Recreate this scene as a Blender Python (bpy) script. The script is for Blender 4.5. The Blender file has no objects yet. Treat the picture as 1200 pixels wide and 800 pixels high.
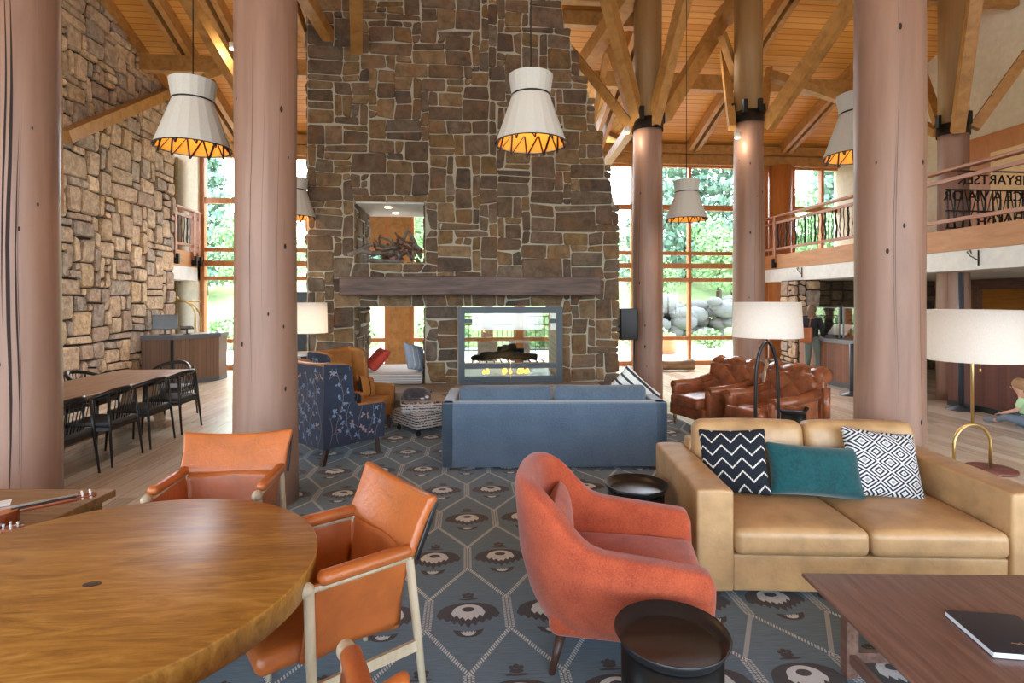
import bpy, bmesh, math, random
from mathutils import Vector, Matrix, noise
C = bpy.context.scene.collection
SC = bpy.context.scene
PI = math.pi
# ---------------------------------------------------------------- camera
YAW = math.radians(5.0); cs, sn = math.cos(YAW), math.sin(YAW)
EYE, F, HZ = 1.75, 640.0, 352.0
cam_d = bpy.data.cameras.new('camera'); cam = bpy.data.objects.new('camera', cam_d); C.objects.link(cam)
cam.location = (0, 0, EYE); cam.rotation_euler = (PI/2, 0, -YAW)
cam_d.sensor_width = 36; cam_d.lens = 36*F/1200; cam_d.shift_y = -48/1200; cam_d.clip_start = .05; cam_d.clip_end = 300
SC.camera = cam
# ---------------------------------------------------------------- world and exposure
SC.view_settings.view_transform = 'Standard'; SC.view_settings.look = 'None'
SC.view_settings.exposure = EXPO = 0.45; SC.view_settings.gamma = 1; SC.view_settings.use_curve_mapping = False
SKY = 4.6
w = bpy.data.worlds.new('overcast_sky'); SC.world = w; w.use_nodes = True
nt = w.node_tree; bg = nt.nodes['Background']
sky = nt.nodes.new('ShaderNodeTexSky')
try:
    sky.sky_type = 'NISHITA'; sky.sun_disc = False; sky.sun_elevation = math.radians(50); sky.air_density = 1.0; sky.dust_density = 3.0
except Exception: pass
mx = nt.nodes.new('ShaderNodeMixRGB'); mx.inputs[0].default_value = .72; mx.inputs[2].default_value = (.86, .95, 1, 1)
nt.links.new(sky.outputs[0], mx.inputs[1]); nt.links.new(mx.outputs[0], bg.inputs[0]); bg.inputs[1].default_value = SKY
SC.cycles.max_bounces = 10; SC.cycles.diffuse_bounces = 5; SC.cycles.transparent_max_bounces = 16
SC.cycles.sample_clamp_indirect = 6; SC.cycles.use_denoising = True; SC.cycles.caustics_reflective = False; SC.cycles.caustics_refractive = False

def lamp(name, kind, loc, power, color=(1, .8, .55), size=.05, rot=None, spot=None, parent=None):
    d = bpy.data.lights.new(name, kind); d.energy = power; d.color = color
    if kind in ('POINT', 'SPOT'): d.shadow_soft_size = size
    if kind == 'SPOT': d.spot_size = math.radians(spot or 90); d.spot_blend = .8
    o = bpy.data.objects.new(name, d); C.objects.link(o); o.location = loc
    if rot: o.rotation_euler = rot
    if parent: o.parent = parent
    return o
# ---------------------------------------------------------------- geometry helpers
def CW(X, D, z=0.0):                      # right-of-camera, ahead-of-camera in metres -> room
    return Vector((cs*X + sn*D, -sn*X + cs*D, z))
def W(px, py, D): return CW((px-600)/F*D, D, EYE-(py-HZ)/F*D)
def G(px, py, z=0.0):
    D = (EYE-z)*F/(py-HZ); return CW((px-600)/F*D, D, z)
def PY(px, Y):                            # room X of a sight line at room depth Y
    t = (px-600)/F; D = Y/(cs-sn*t); return (cs*t+sn)*D
def rot_of(fx, fD):
    f = CW(fx, fD); return math.atan2(f.y, f.x)+PI/2

class MB:
    def __init__(s): s.v = []; s.f = []; s.m = []; s.sm = []; s.c = []; s.M = Matrix.Identity(4); s.mi = 0; s.smooth = False; s.col = (1, 1, 1)
    def add(s, vs, fs, smooth=None):
        b = len(s.v); M = s.M
        s.v += [tuple(M @ Vector(p)) for p in vs]
        for f in fs:
            s.f.append([b+i for i in f]); s.m.append(s.mi); s.sm.append(s.smooth if smooth is None else smooth); s.c.append(s.col)
        return s
    def box(s, c, d, R=None):
        x, y, z = [k/2 for k in d]; vs = [Vector((a*x, b*y, e*z)) for a in (-1, 1) for b in (-1, 1) for e in (-1, 1)]
        if R is not None: vs = [R @ p for p in vs]
        c = Vector(c); return s.add([c+p for p in vs], [(0, 1, 3, 2), (4, 6, 7, 5), (0, 4, 5, 1), (2, 3, 7, 6), (0, 2, 6, 4), (1, 5, 7, 3)], False)
    def bx(s, x0, x1, y0, y1, z0, z1): return s.box(((x0+x1)/2, (y0+y1)/2, (z0+z1)/2), (abs(x1-x0), abs(y1-y0), abs(z1-z0)))
    def rbox(s, c, d, r=.03, n=6, fn=None, R=None):
        """rounded box; fn(p,h) may bend the point p of half size h"""
        h = Vector([k/2 for k in d]); r = min(r, *[k*.999 for k in h]); vs = []; fs = []; idx = {}
        def key(i, j, k): 
            if (i, j, k) not in idx:
                def m(a, hh):           # extra loops near the rounded edge
                    t = a/n*2-1; return t
                p = Vector((q(i, h.x), q(j, h.y), q(k, h.z)))
                inner = Vector([max(-(h[a]-r), min(h[a]-r, p[a])) for a in range(3)])
                dv = p-inner; dv = dv.normalized()*r if dv.length > 1e-9 else dv
                pp = inner+dv
                if fn: pp = fn(pp, h)
                idx[(i, j, k)] = len(vs); vs.append(pp)
            return idx[(i, j, k)]
        k_ = 3
        def q(i, hh):                   # i in 0..N: k_ steps in each rounded rim, n-? steps across
            if i <= k_: return -hh + r*(1-math.cos(i/k_*PI/2)) if False else -hh + r*(i/k_)
            if i >= N-k_: return hh - r*((N-i)/k_)
            return -(hh-r)+2*(hh-r)*(i-k_)/(N-2*k_)
        N = n+2*k_
        for a in range(N):
            for b in range(N):
                fs += [(key(a, b, 0), key(a, b+1, 0), key(a+1, b+1, 0), key(a+1, b, 0)), (key(a, b, N), key(a+1, b, N), key(a+1, b+1, N), key(a, b+1, N)),
                       (key(a, 0, b), key(a+1, 0, b), key(a+1, 0, b+1), key(a, 0, b+1)), (key(a, N, b), key(a, N, b+1), key(a+1, N, b+1), key(a+1, N, b)),
                       (key(0, a, b), key(0, a, b+1), key(0, a+1, b+1), key(0, a+1, b)), (key(N, a, b), key(N, a+1, b), key(N, a+1, b+1), key(N, a, b+1))]
        if R is not None: vs = [R @ p for p in vs]
        c = Vector(c); return s.add([c+p for p in vs], fs, True)
    def bar(s, p0, p1, wd, ht, up=(0, 0, 1)):
        p0 = Vector(p0); p1 = Vector(p1); d = (p1-p0); L = d.length; d.normalize(); x = d.cross(Vector(up))
        if x.length < 1e-4: x = d.cross(Vector((0, 1, 0)))
        x.normalize(); u = x.cross(d); R = Matrix((x, d, u)).transposed()
        return s.box((p0+p1)/2, (wd, L, ht), R)
    def tube(s, pts, rad, n=10, caps=True, closed=False):
        pts = [Vector(p) for p in pts]; N = len(pts); rad = rad if isinstance(rad, (list, tuple)) else [rad]*N
        vs = []; prev = None
        for i, p in enumerate(pts):
            a = pts[i-1] if (i or closed) else p; b = pts[(i+1) % N] if (i < N-1 or closed) else p
            d = (b-a).normalized()
            if prev is None:
                x = d.cross(Vector((0, 0, 1)))
                if x.length < 1e-3: x = d.cross(Vector((0, 1, 0)))
            else: x = prev - d*prev.dot(d)
            x.normalize(); prev = x; y = d.cross(x)
            vs += [p+(x*math.cos(2*PI*k/n)+y*math.sin(2*PI*k/n))*rad[i] for k in range(n)]
        fs = [(i*n+k, i*n+(k+1) % n, ((i+1) % N)*n+(k+1) % n, ((i+1) % N)*n+k) for i in range(N if closed else N-1) for k in range(n)]
        s.add(vs, fs, True)
        if caps and not closed:
            s.add(vs[:n], [tuple(range(n))[::-1]], False); s.add(vs[-n:], [tuple(range(n))], False)
        return s
    def lathe(s, prof, n=32, c=(0, 0, 0), caps=True, smooth=True):
        c = Vector(c); vs = [c+Vector((r*math.cos(2*PI*k/n), r*math.sin(2*PI*k/n), z)) for r, z in prof for k in range(n)]
        fs = [(i*n+k, i*n+(k+1) % n, (i+1)*n+(k+1) % n, (i+1)*n+k) for i in range(len(prof)-1) for k in range(n)]
        s.add(vs, fs, smooth)
        if caps:
            if prof[0][0] > 1e-4: s.add(vs[:n], [tuple(range(n))[::-1]], False)
            if prof[-1][0] > 1e-4: s.add(vs[-n:], [tuple(range(n))], False)
        return s
    def prism(s, poly, z0, z1):
        n = len(poly); vs = [(x, y, z0) for x, y in poly]+[(x, y, z1) for x, y in poly]
        return s.add(vs, [tuple(range(n))[::-1], tuple(range(n, 2*n))]+[(i, (i+1) % n, n+(i+1) % n, n+i) for i in range(n)], False)
    def grid(s, fn, nu, nv, cu=False, cv=False):
        U = nu if cu else nu+1; V = nv if cv else nv+1
        vs = [fn(i/nu, j/nv) for i in range(U) for j in range(V)]
        fs = [((i*V+j), ((i+1) % U)*V+j, ((i+1) % U)*V+(j+1) % V, i*V+(j+1) % V) for i in range(nu) for j in range(nv)]
        return s.add(vs, fs, True)
    def ball(s, c, r, n=12, sc=(1, 1, 1)):
        pr = [(max(1e-5, math.sin(PI*i/n)), -math.cos(PI*i/n)) for i in range(n+1)]
        M = s.M.copy(); s.M = M @ Matrix.Translation(c) @ Matrix.Diagonal((r*sc[0], r*sc[1], r*sc[2], 1)); s.lathe(pr, n*2, caps=False); s.M = M; return s
    def make(s, name, mats, parent=None, loc=None, rz=None, usecol=False, weld=True):
        me = bpy.data.meshes.new(name); me.from_pydata(s.v, [], s.f)
        me.polygons.foreach_set('material_index', s.m); me.polygons.foreach_set('use_smooth', s.sm)
        if usecol:
            at = me.color_attributes.new('Col', 'FLOAT_COLOR', 'CORNER'); arr = []
            for f, c in zip(s.f, s.c): arr += [c[0], c[1], c[2], 1.0]*len(f)
            at.data.foreach_set('color', arr)
        for m in (mats if isinstance(mats, (list, tuple)) else [mats]): me.materials.append(m)
        me.update()
        bm = bmesh.new(); bm.from_mesh(me)
        if weld: bmesh.ops.remove_doubles(bm, verts=bm.verts, dist=1e-5)
        bmesh.ops.recalc_face_normals(bm, faces=bm.faces); bm.to_mesh(me); bm.free()
        o = bpy.data.objects.new(name, me); C.objects.link(o)
        if parent: o.parent = parent
        if loc is not None: o.location = loc
        if rz is not None: o.rotation_euler = (0, 0, rz)
        return o

def tag(o, label, cat, group=None, kind=None):
    if label: o['label'] = label
    if cat: o['category'] = cat
    if group: o['group'] = group
    if kind or label: o['kind'] = kind or 'thing'
    return o
def thing(name, label, cat, loc=(0, 0, 0), rz=0, group=None):
    o = bpy.data.objects.new(name, None); C.objects.link(o); o.location = loc; o.rotation_euler = (0, 0, rz); o.empty_display_size = .1
    return tag(o, label, cat, group)
def struct(name, mb, mats, **k):
    o = mb.make(name, mats, **k); o['kind'] = 'structure'; return o
def dup(root, loc, rz, label=None, group=None):
    r = root.copy(); C.objects.link(r); r.location = loc; r.rotation_euler = (0, 0, rz)
    if label: r['label'] = label
    if group: r['group'] = group
    def rec(a, b):
        for ch in list(a.children):
            if ch == b: continue
            c = ch.copy(); C.objects.link(c); c.parent = b; rec(ch, c)
    rec(root, r); return r
def skin(name, joints, edges, mat, parent=None, sub=2, root=0):
    me = bpy.data.meshes.new(name); me.from_pydata([j[0] for j in joints], edges, [])
    o = bpy.data.objects.new(name, me); C.objects.link(o)
    m = o.modifiers.new('Skin', 'SKIN'); m.use_smooth_shade = True
    if not me.skin_vertices:
        bpy.context.view_layer.objects.active = o; o.select_set(True)
    sv = me.skin_vertices[0].data
    for i, j in enumerate(joints):
        r = j[1]; sv[i].radius = (r, r) if not isinstance(r, tuple) else r; sv[i].use_root = (i == root)
    if sub: s = o.modifiers.new('Sub', 'SUBSURF'); s.levels = sub; s.render_levels = sub
    dg = bpy.context.evaluated_depsgraph_get(); ev = o.evaluated_get(dg)
    nm = bpy.data.meshes.new_from_object(ev); o.modifiers.clear(); o.data = nm; nm.name = name
    nm.materials.clear(); nm.materials.append(mat)
    for p in nm.polygons: p.use_smooth = True
    if parent: o.parent = parent
    return o
# ---------------------------------------------------------------- materials
def lin(c): return tuple(((v/255)/12.92 if v/255 <= .04045 else ((v/255+.055)/1.055)**2.4) for v in c)
class NT:
    def __init__(s, name):
        s.m = bpy.data.materials.new(name); s.m.use_nodes = True; s.t = s.m.node_tree; s.b = s.t.nodes['Principled BSDF']
    def n(s, typ, **kw):
        x = s.t.nodes.new(typ)
        for k, v in kw.items(): setattr(x, k, v)
        return x
    def l(s, a, b): s.t.links.new(a, b)
    def co(s, scale=(1, 1, 1), kind='Object', rot=(0, 0, 0)):
        tc = s.n('ShaderNodeTexCoord'); mp = s.n('ShaderNodeMapping'); mp.inputs['Scale'].default_value = scale; mp.inputs['Rotation'].default_value = rot
        s.l(tc.outputs[kind], mp.inputs[0]); return mp.outputs[0]
    def noise(s, vec, scale, detail=4, rough=.55, dist=0):
        x = s.n('ShaderNodeTexNoise'); x.inputs['Scale'].default_value = scale; x.inputs['Detail'].default_value = detail
        x.inputs['Roughness'].default_value = rough; x.inputs['Distortion'].default_value = dist; s.l(vec, x.inputs[0]); return x.outputs[0]
    def ramp(s, fac, stops):
        r = s.n('ShaderNodeValToRGB'); e = r.color_ramp.elements
        while len(e) < len(stops): e.new(.5)
        for el, (p, c) in zip(e, stops): el.position = p; el.color = (*lin(c), 1)
        s.l(fac, r.inputs[0]); return r.outputs[0]
    def math(s, op, a, b=None, c=None):
        m = s.n('ShaderNodeMath', operation=op)
        for i, v in enumerate((a, b, c)):
            if v is None: continue
            if isinstance(v, (int, float)): m.inputs[i].default_value = v
            else: s.l(v, m.inputs[i])
        return m.outputs[0]
    def mix(s, fac, a, b, mode='MIX'):
        m = s.n('ShaderNodeMixRGB', blend_type=mode)
        for i, v in enumerate((fac, a, b)):
            if isinstance(v, (int, float)): m.inputs[i].default_value = v
            elif isinstance(v, tuple): m.inputs[i].default_value = (*lin(v), 1)
            else: s.l(v, m.inputs[i])
        return m.outputs[0]
    def bump(s, h, st=.3, dist=.01):
        b = s.n('ShaderNodeBump'); b.inputs['Strength'].default_value = st; b.inputs['Distance'].default_value = dist; s.l(h, b.inputs['Height']); s.l(b.outputs[0], s.b.inputs['Normal'])
    def base(s, c):
        if isinstance(c, tuple): s.b.inputs['Base Color'].default_value = (*lin(c), 1)
        else: s.l(c, s.b.inputs['Base Color'])
    def pr(s, rough=.5, metal=0, spec=None, coat=0, sheen=0):
        s.b.inputs['Roughness'].default_value = rough; s.b.inputs['Metallic'].default_value = metal
        if spec is not None: s.b.inputs['Specular IOR Level'].default_value = spec
        if coat: s.b.inputs['Coat Weight'].default_value = coat; s.b.inputs['Coat Roughness'].default_value = .15
        if sheen: s.b.inputs['Sheen Weight'].default_value = sheen
        return s
def plain(name, c, rough=.5, metal=0, **k):
    a = NT(name); v = a.noise(a.co(), 9, 3); d = tuple(max(0, int(x*.95)) for x in c)
    a.base(a.ramp(v, [(.3, d), (.7, c)])); a.pr(rough, metal, **k); return a.m
def wood(name, cs_, grain=(1, 14, 14), rough=.45, scale=2.2, bump=.15, rot=(0, 0, 0), **k):
    a = NT(name); v = a.noise(a.co(grain, rot=rot), scale, 6, .6, .6)
    n = len(cs_); a.base(a.ramp(v, [(.28+.44*i/(n-1), c) for i, c in enumerate(cs_)])); a.pr(rough, **k)
    if bump: a.bump(v, bump, .004)
    return a.m
def leather(name, c, rough=.38, dark=.72, light=1.12, sc=6, **k):
    a = NT(name); co = a.co(); v = a.noise(co, sc, 4)
    d = tuple(int(x*dark) for x in c); li = tuple(min(255, int(x*light)) for x in c)
    a.base(a.ramp(v, [(.3, d), (.52, c), (.75, li)])); g = a.noise(co, 260, 2); cr = a.noise(co, 14, 3, .6, 1.2)
    a.bump(a.math('ADD', a.math('MULTIPLY', g, .15), a.math('MULTIPLY', cr, .9)), .3, .012); a.pr(rough, **k); return a.m
def fabric(name, c, c2=None, sc=120, rough=.9, sheen=.4, big=4, st=.35):
    a = NT(name); co = a.co(); c2 = c2 or tuple(int(x*.78) for x in c)
    v = a.math('ADD', a.math('MULTIPLY', a.noise(co, sc, 3), .55), a.math('MULTIPLY', a.noise(co, big, 3), .45))
    a.base(a.ramp(v, [(.36, c2), (.6, c)])); a.bump(a.noise(co, sc*1.6, 2), st, .003); a.pr(rough, sheen=sheen, spec=.2); return a.m
def planks(name, cols, axis, width, grain=(1, 1, 1), rough=.4, gap=.05, dark=(70, 45, 25), ends=0, **k):
    """boards separated along AXIS (0 x, 1 y), each with its own tone"""
    a = NT(name); tc = a.n('ShaderNodeTexCoord'); sp = a.n('ShaderNodeSeparateXYZ'); a.l(tc.outputs['Object'], sp.inputs[0])
    u = a.math('DIVIDE', sp.outputs[axis], width); fr = a.math('FRACT', u); fl = a.math('FLOOR', u)
    along = sp.outputs[1-axis]
    if ends:
        wn0 = a.n('ShaderNodeTexWhiteNoise', noise_dimensions='1D'); a.l(fl, wn0.inputs['W'])
        al = a.math('ADD', a.math('DIVIDE', along, ends), a.math('MULTIPLY', wn0.outputs[0], 7.3)); fl = a.math('ADD', fl, a.math('MULTIPLY', a.math('FLOOR', al), 17.7))
    wn = a.n('ShaderNodeTexWhiteNoise', noise_dimensions='1D'); a.l(fl, wn.inputs['W'])
    g = a.noise(a.co(grain), 2.0, 5, .6, .5)
    v = a.math('ADD', a.math('MULTIPLY', wn.outputs[0], .5), a.math('MULTIPLY', g, .55)); n = len(cols)
    col = a.ramp(v, [(.2+.6*i/(n-1), c) for i, c in enumerate(cols)])
    seam = a.math('LESS_THAN', fr, gap); a.base(a.mix(a.math('MULTIPLY', seam, .75), col, dark))
    a.bump(a.math('SUBTRACT', 1.0, seam), .5, .004); a.pr(rough, **k); return a.m
def glass(name, tint=(1, 1, 1), refl=.08):
    a = NT(name); t = a.t; out = [x for x in t.nodes if x.type == 'OUTPUT_MATERIAL'][0]
    tr = a.n('ShaderNodeBsdfTransparent'); tr.inputs[0].default_value = (*tint, 1); gl = a.n('ShaderNodeBsdfGlossy'); gl.inputs['Roughness'].default_value = .02
    fr = a.n('ShaderNodeFresnel'); fr.inputs[0].default_value = 1.35; mx = a.n('ShaderNodeMixShader')
    a.l(a.math('MINIMUM', a.math('ADD', a.math('MULTIPLY', fr.outputs[0], .6), refl*.3), .5), mx.inputs[0]); a.l(tr.outputs[0], mx.inputs[1]); a.l(gl.outputs[0], mx.inputs[2]); a.l(mx.outputs[0], out.inputs[0]); return a.m
def emit(name, c, st):
    a = NT(name); a.base(c); a.b.inputs['Emission Color'].default_value = (*lin(c), 1); a.b.inputs['Emission Strength'].default_value = st; return a.m
def shade_mat(name, c, tr=.35):
    a = NT(name); out = [x for x in a.t.nodes if x.type == 'OUTPUT_MATERIAL'][0]; d = a.n('ShaderNodeBsdfDiffuse'); t = a.n('ShaderNodeBsdfTranslucent')
    v = a.ramp(a.noise(a.co((60, 60, 8)), 6, 2), [(.3, tuple(int(x*.94) for x in c)), (.7, c)]); a.l(v, d.inputs[0]); a.l(v, t.inputs[0])
    m = a.n('ShaderNodeMixShader'); m.inputs[0].default_value = tr; a.l(d.outputs[0], m.inputs[1]); a.l(t.outputs[0], m.inputs[2]); a.l(m.outputs[0], out.inputs[0]); return a.m
def stone_mat(name, rough=.85, dark=.55, sc=7, lo=(175, 168, 160)):
    a = NT(name); at = a.n('ShaderNodeVertexColor', layer_name='Col'); co = a.co()
    v = a.noise(co, sc, 6, .65, .4); f = a.ramp(v, [(.3, lo), (.5, (220, 216, 208)), (.7, (255, 250, 240))])
    rust = a.noise(co, 3.1, 4); a.base(a.mix(a.math('MULTIPLY', a.math('GREATER_THAN', rust, .58), .22), a.mix(1.0, at.outputs[0], f, 'MULTIPLY'), (140, 92, 48)))
    a.bump(a.math('ADD', a.noise(co, 16, 6, .7), a.math('MULTIPLY', a.noise(co, 4, 2), 1.5)), .8, .03); a.pr(rough, spec=.25); return a.m

M = {}
M['log'] = wood('reddish_log', [(128, 96, 80), (142, 109, 92), (152, 119, 101)], (5, 5, .35), .45, 1.6, .06)
M['log_top'] = wood('olive_log_warm_lit', [(132, 100, 60), (148, 114, 72)], (9, 9, .5), .6, 1.6, .12)  # olive tan upper log, warm lamp light put into the colour
M['crack'] = plain('crack', (44, 31, 28), .9)
M['beam'] = wood('fir_beam', [(142, 100, 50), (170, 124, 66), (184, 138, 78)], (3, 3, 3), .5, 2)
M['frame'] = wood('window_fir', [(172, 108, 54), (196, 128, 70)], (4, 4, 1), .4, 3)
M['ceil_y'] = planks('ceiling_boards', [(198, 134, 56), (210, 150, 70), (220, 162, 82)], 1, .135, (.6, 6, 6), .45, .1, (120, 66, 26))
M['ceil_x'] = planks('gable_boards', [(198, 134, 56), (210, 150, 70), (220, 162, 82)], 0, .135, (6, .6, 6), .45, .1, (120, 66, 26))
M['floor'] = planks('pale_oak_floor', [(160, 144, 124), (192, 178, 158), (208, 196, 178), (176, 160, 138)], 0, .17, (12, .8, 1), .22, .025, (86, 68, 50), 2.2, spec=.5)
M['cream'] = plain('cream_paint', (222, 212, 188), .8)
M['white'] = plain('white_paint', (226, 226, 220), .8)
M['mortar'] = plain('mortar', (176, 170, 152), .95)
M['mortar_d'] = plain('dark_joint', (62, 50, 42), .95)
M['stone'] = stone_mat('brown_stone'); M['stone2'] = stone_mat('tan_stone', sc=9)
M['black'] = plain('black_metal', (26, 25, 26), .35, .3)
M['blackwood'] = plain('black_wood', (24, 20, 19), .35)
M['steel'] = plain('brushed_steel', (120, 128, 136), .35, .8)
M['brass'] = plain('brass', (190, 160, 104), .28, .9)
M['walnut'] = wood('walnut', [(92, 64, 54), (118, 88, 75), (134, 106, 91)], (22, 1.6, 22), .34, 1.6, .1, spec=.5)
M['darkwood'] = wood('dark_wood', [(46, 28, 20), (74, 46, 32)], (6, 6, 1), .45)
M['ash'] = wood('pale_ash', [(176, 160, 132), (206, 192, 164)], (14, 14, 2), .5, 2)
M['orange'] = leather('orange_leather', (178, 98, 46), .33, .9, 1.05)
M['tan'] = leather('tan_leather', (182, 145, 101), .36, .88, 1.07)
M['chest'] = leather('brown_leather', (140, 82, 52), .25, .75, 1.12)
M['camel'] = leather('camel_leather', (170, 116, 60), .42, .85, 1.05)
M['red'] = fabric('rust_chenille', (180, 84, 52), (144, 60, 38), 150, big=9, sheen=.25)
M['blue'] = fabric('blue_velvet', (86, 102, 118), (70, 86, 102), 60, big=3, sheen=.5, st=.15)
M['teal'] = fabric('teal_velvet', (24, 78, 82), (16, 60, 64), 60, big=9, sheen=.25, st=.15)
M['shade'] = shade_mat('linen_shade', (240, 238, 234), .5); M['glass'] = glass('window_glass'); M['fglass'] = glass('firebox_glass', (.86, .9, .88), .25)
M['skin'] = plain('skin', (206, 156, 130), .5)
M['bulb'] = emit('warm_bulb', (255, 190, 110), 12)
# ================================================================ SETTING
YW = 14.4                                     # the window wall
XL, XR = -6.6, 8.05                           # stone wall on the left, balcony edge on the right
def zroof(y): return 5.95+.37*(YW-y) if y > 3 else 10.17-.37*(3-y)*.9
m = MB(); m.bx(-11, 12.3, -8, YW+.1, -.1, 0); struct('floor', m, M['floor'])
# roof: main slope with a cross gable over the middle bay
gx0, gx1, gp = -3.7, 4.6, (.45, 9.13, 7.9)
m = MB(); e = .9
def rp(x, y, t=0): return (x, y, zroof(y)+t)
for t in (0, .22):
    m.add([rp(-11, YW+e, t), rp(gx0, YW+e, t), rp(gx0, YW, t), rp(gp[0], gp[1], t), rp(gx1, YW, t), rp(gx1, YW+e, t), rp(12.3, YW+e, t), rp(12.3, 3, t), rp(-11, 3, t)], [tuple(range(9))], False)
    m.add([rp(-11, 3, t), rp(12.3, 3, t), rp(12.3, -8, t), rp(-11, -8, t)], [(0, 1, 2, 3)], False)
struct('ceiling', m, M['ceil_y'])
m = MB()
for t in (0, .2):
    P = [(gx0, YW, 5.95+t), (gp[0], gp[1], gp[2]+t), (gp[0], YW+e, gp[2]+t), (gx0, YW+e, 5.95+t), (gx1, YW, 5.95+t), (gx1, YW+e, 5.95+t)]
    m.add(P, [(0, 1, 2, 3), (4, 5, 2, 1)], False)
struct('ceiling_gable', m, M['ceil_x'])
# rafters in pairs, purlins
k = 0
for x in (-5.65, -4.62, -3.05, 3.5, 6.13, 8.73):
    y1 = 9.0
    m = MB()
    for dx in (-.1, .1):
        m.bar((x+dx, YW-.1, zroof(YW-.1)-.14), (x+dx, 3, zroof(3)-.14), .11, .28)
    k += 1; struct('trim_%d' % k, m, M['beam'])
for y, x0, x1 in ((11.7, -6.6, -2.4), (11.7, 2.75, 10.3), (9.4, 1.9, 10.3), (9.4, -6.6, -2.5), (10.5, 1.9, 3.4), (10.0, 1.7, 3.4)):
    k += 1; m = MB(); m.bx(x0, x1, y-.09, y+.09, zroof(y)-.55, zroof(y)-.22) if y in (11.7, 9.4) else m.bx(x0, x1, y-.08, y+.08, zroof(y)-.3, zroof(y)-.02)
    struct('trim_%d' % k, m, M['beam'])
# header beams of the window wall
for z0, z1, d in ((5.42, 5.68, .16), (5.7, 5.93, .24)):
    k += 1; m = MB(); m.bx(XL, 12.2, YW-d, YW+.1, z0, z1); struct('trim_%d' % k, m, M['beam'])
# gable end: frame over glass
m = MB(); 
for a, b in (((gx0, YW, 5.9), (gp[0], YW, 7.82)), ((gp[0], YW, 7.82), (gx1, YW, 5.9)), ((gp[0], YW, 5.9), (gp[0], YW, 7.8)), ((2.5, YW, 5.9), (2.5, YW, 6.9)), ((-1.6, YW, 5.9), (-1.6, YW, 6.9)), ((3.4, YW, 5.9), (2.5, YW, 6.85))):
    m.bar(a, b, .14, .16, up=(0, 1, 0))
k += 1; struct('trim_%d' % k, m, M['beam'])
# windows: each bay = frame (posts and bars) with one glass pane
BARS = ((.0, .12), (.68, .78), (2.26, 2.36), (2.62, 2.76), (2.98, 3.08), (4.2, 4.34), (5.36, 5.44))
def bay(n, x0, x1, mull, y=YW, bars=BARS, top=5.42):
    f = MB()
    f.bx(x0, x0+.1, y-.08, y+.08, 0, top); f.bx(x1-.1, x1, y-.08, y+.08, 0, top)
    for x in mull: f.bx(x-.04, x+.04, y-.07, y+.07, 0, top)
    for z0, z1 in bars: f.bx(x0+.1, x1-.1, y-.05, y+.05, z0, z1)
    o = struct('window_%d' % n, f, M['frame'])
    g = MB(); g.bx(x0+.09, x1-.09, y-.004, y+.004, .1, top-.05); g.make('pane', M['glass'], o)
bay(1, -6.6, -3.55, (-5.08,)); bay(2, -3.55, -1.95, (), bars=BARS[:5]); bay(3, -1.4, 1.45, (-.1,)); bay(4, 1.45, 4.58, (3.0,)); bay(5, 4.58, 7.5, (6.1,)); bay(6, 9.0, 12.0, (9.9,))
m = MB(); m.bx(-3.45, -1.95, YW-.05, YW+.03, 3.08, 5.42); m.bx(-2.75, -2.65, YW-.1, YW, 3.08, 5.42); struct('wall_panel', m, M['beam'])
g = MB(); g.add([(gx0, YW, 5.93), (gx1, YW, 5.93), (gp[0], YW, 7.85)], [(0, 1, 2)], False); gg = struct('window_7', g, M['glass'])
m = MB(); m.bx(7.5, 8.32, YW-.06, YW+.1, 0, 5.42); m.bx(8.92, 9.0, YW-.06, YW+.1, 0, 5.42); struct('wall_far', m, M['frame'])
m = MB(); m.bx(-1.95, -1.4, YW-.14, YW+.1, 0, 5.42); k += 1; struct('trim_%d' % k, m, M['beam'])
m = MB(); m.tube([(8.62, YW-.12, 0), (8.62, YW-.12, 5.42)], .3, 24); k += 1; struct('trim_%d' % k, m, M['frame'])
# cream walls
m = MB(); m.bx(10.35, 10.5, -8, YW+.1, 2.93, 11); struct('wall_right_upper', m, M['cream'])
# far-left alcove past the stone wall
m = MB(); m.bx(-8.4, XL, YW-.05, YW+.1, 0, 6.2); m.bx(-6.78, -6.6, YW-.2, YW, 0, 5.9); struct('wall_far_left', m, M['cream'])
m = MB(); m.bx(-11, -8.4, 13.1, 13.2, 0, 7); m.bx(-8.5, -8.4, 13.2, YW, 0, 2.2); struct('wall_alcove', m, M['cream'])
# rear and left walls behind the camera: unseen, openings shaped to let daylight in
m = MB()
for x in (-11, -7.2, -3.6, 0, 3.6, 7.2, 10.2): m.bx(x, x+.35, -7.6, -7.4, 0, 6.8)
m.bx(-11, 10.5, -7.6, -7.4, 0, .4); m.bx(-11, 10.5, -7.6, -7.4, 5.2, 6.9); m.bx(-11, 10.5, -7.55, -7.45, 2.6, 2.75)
struct('wall_rear', m, M['frame'])
m = MB()
for y in (-7.4, -3.6, .2, 3.6): m.bx(-11.1, -10.9, y, y+.4, 0, 10.2)
m.bx(-11.1, -10.9, -7.4, 4, 0, .5); m.bx(-11.1, -10.9, -7.4, 4, 4.6, 10.3); struct('wall_left_rear', m, M['cream'])
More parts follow.
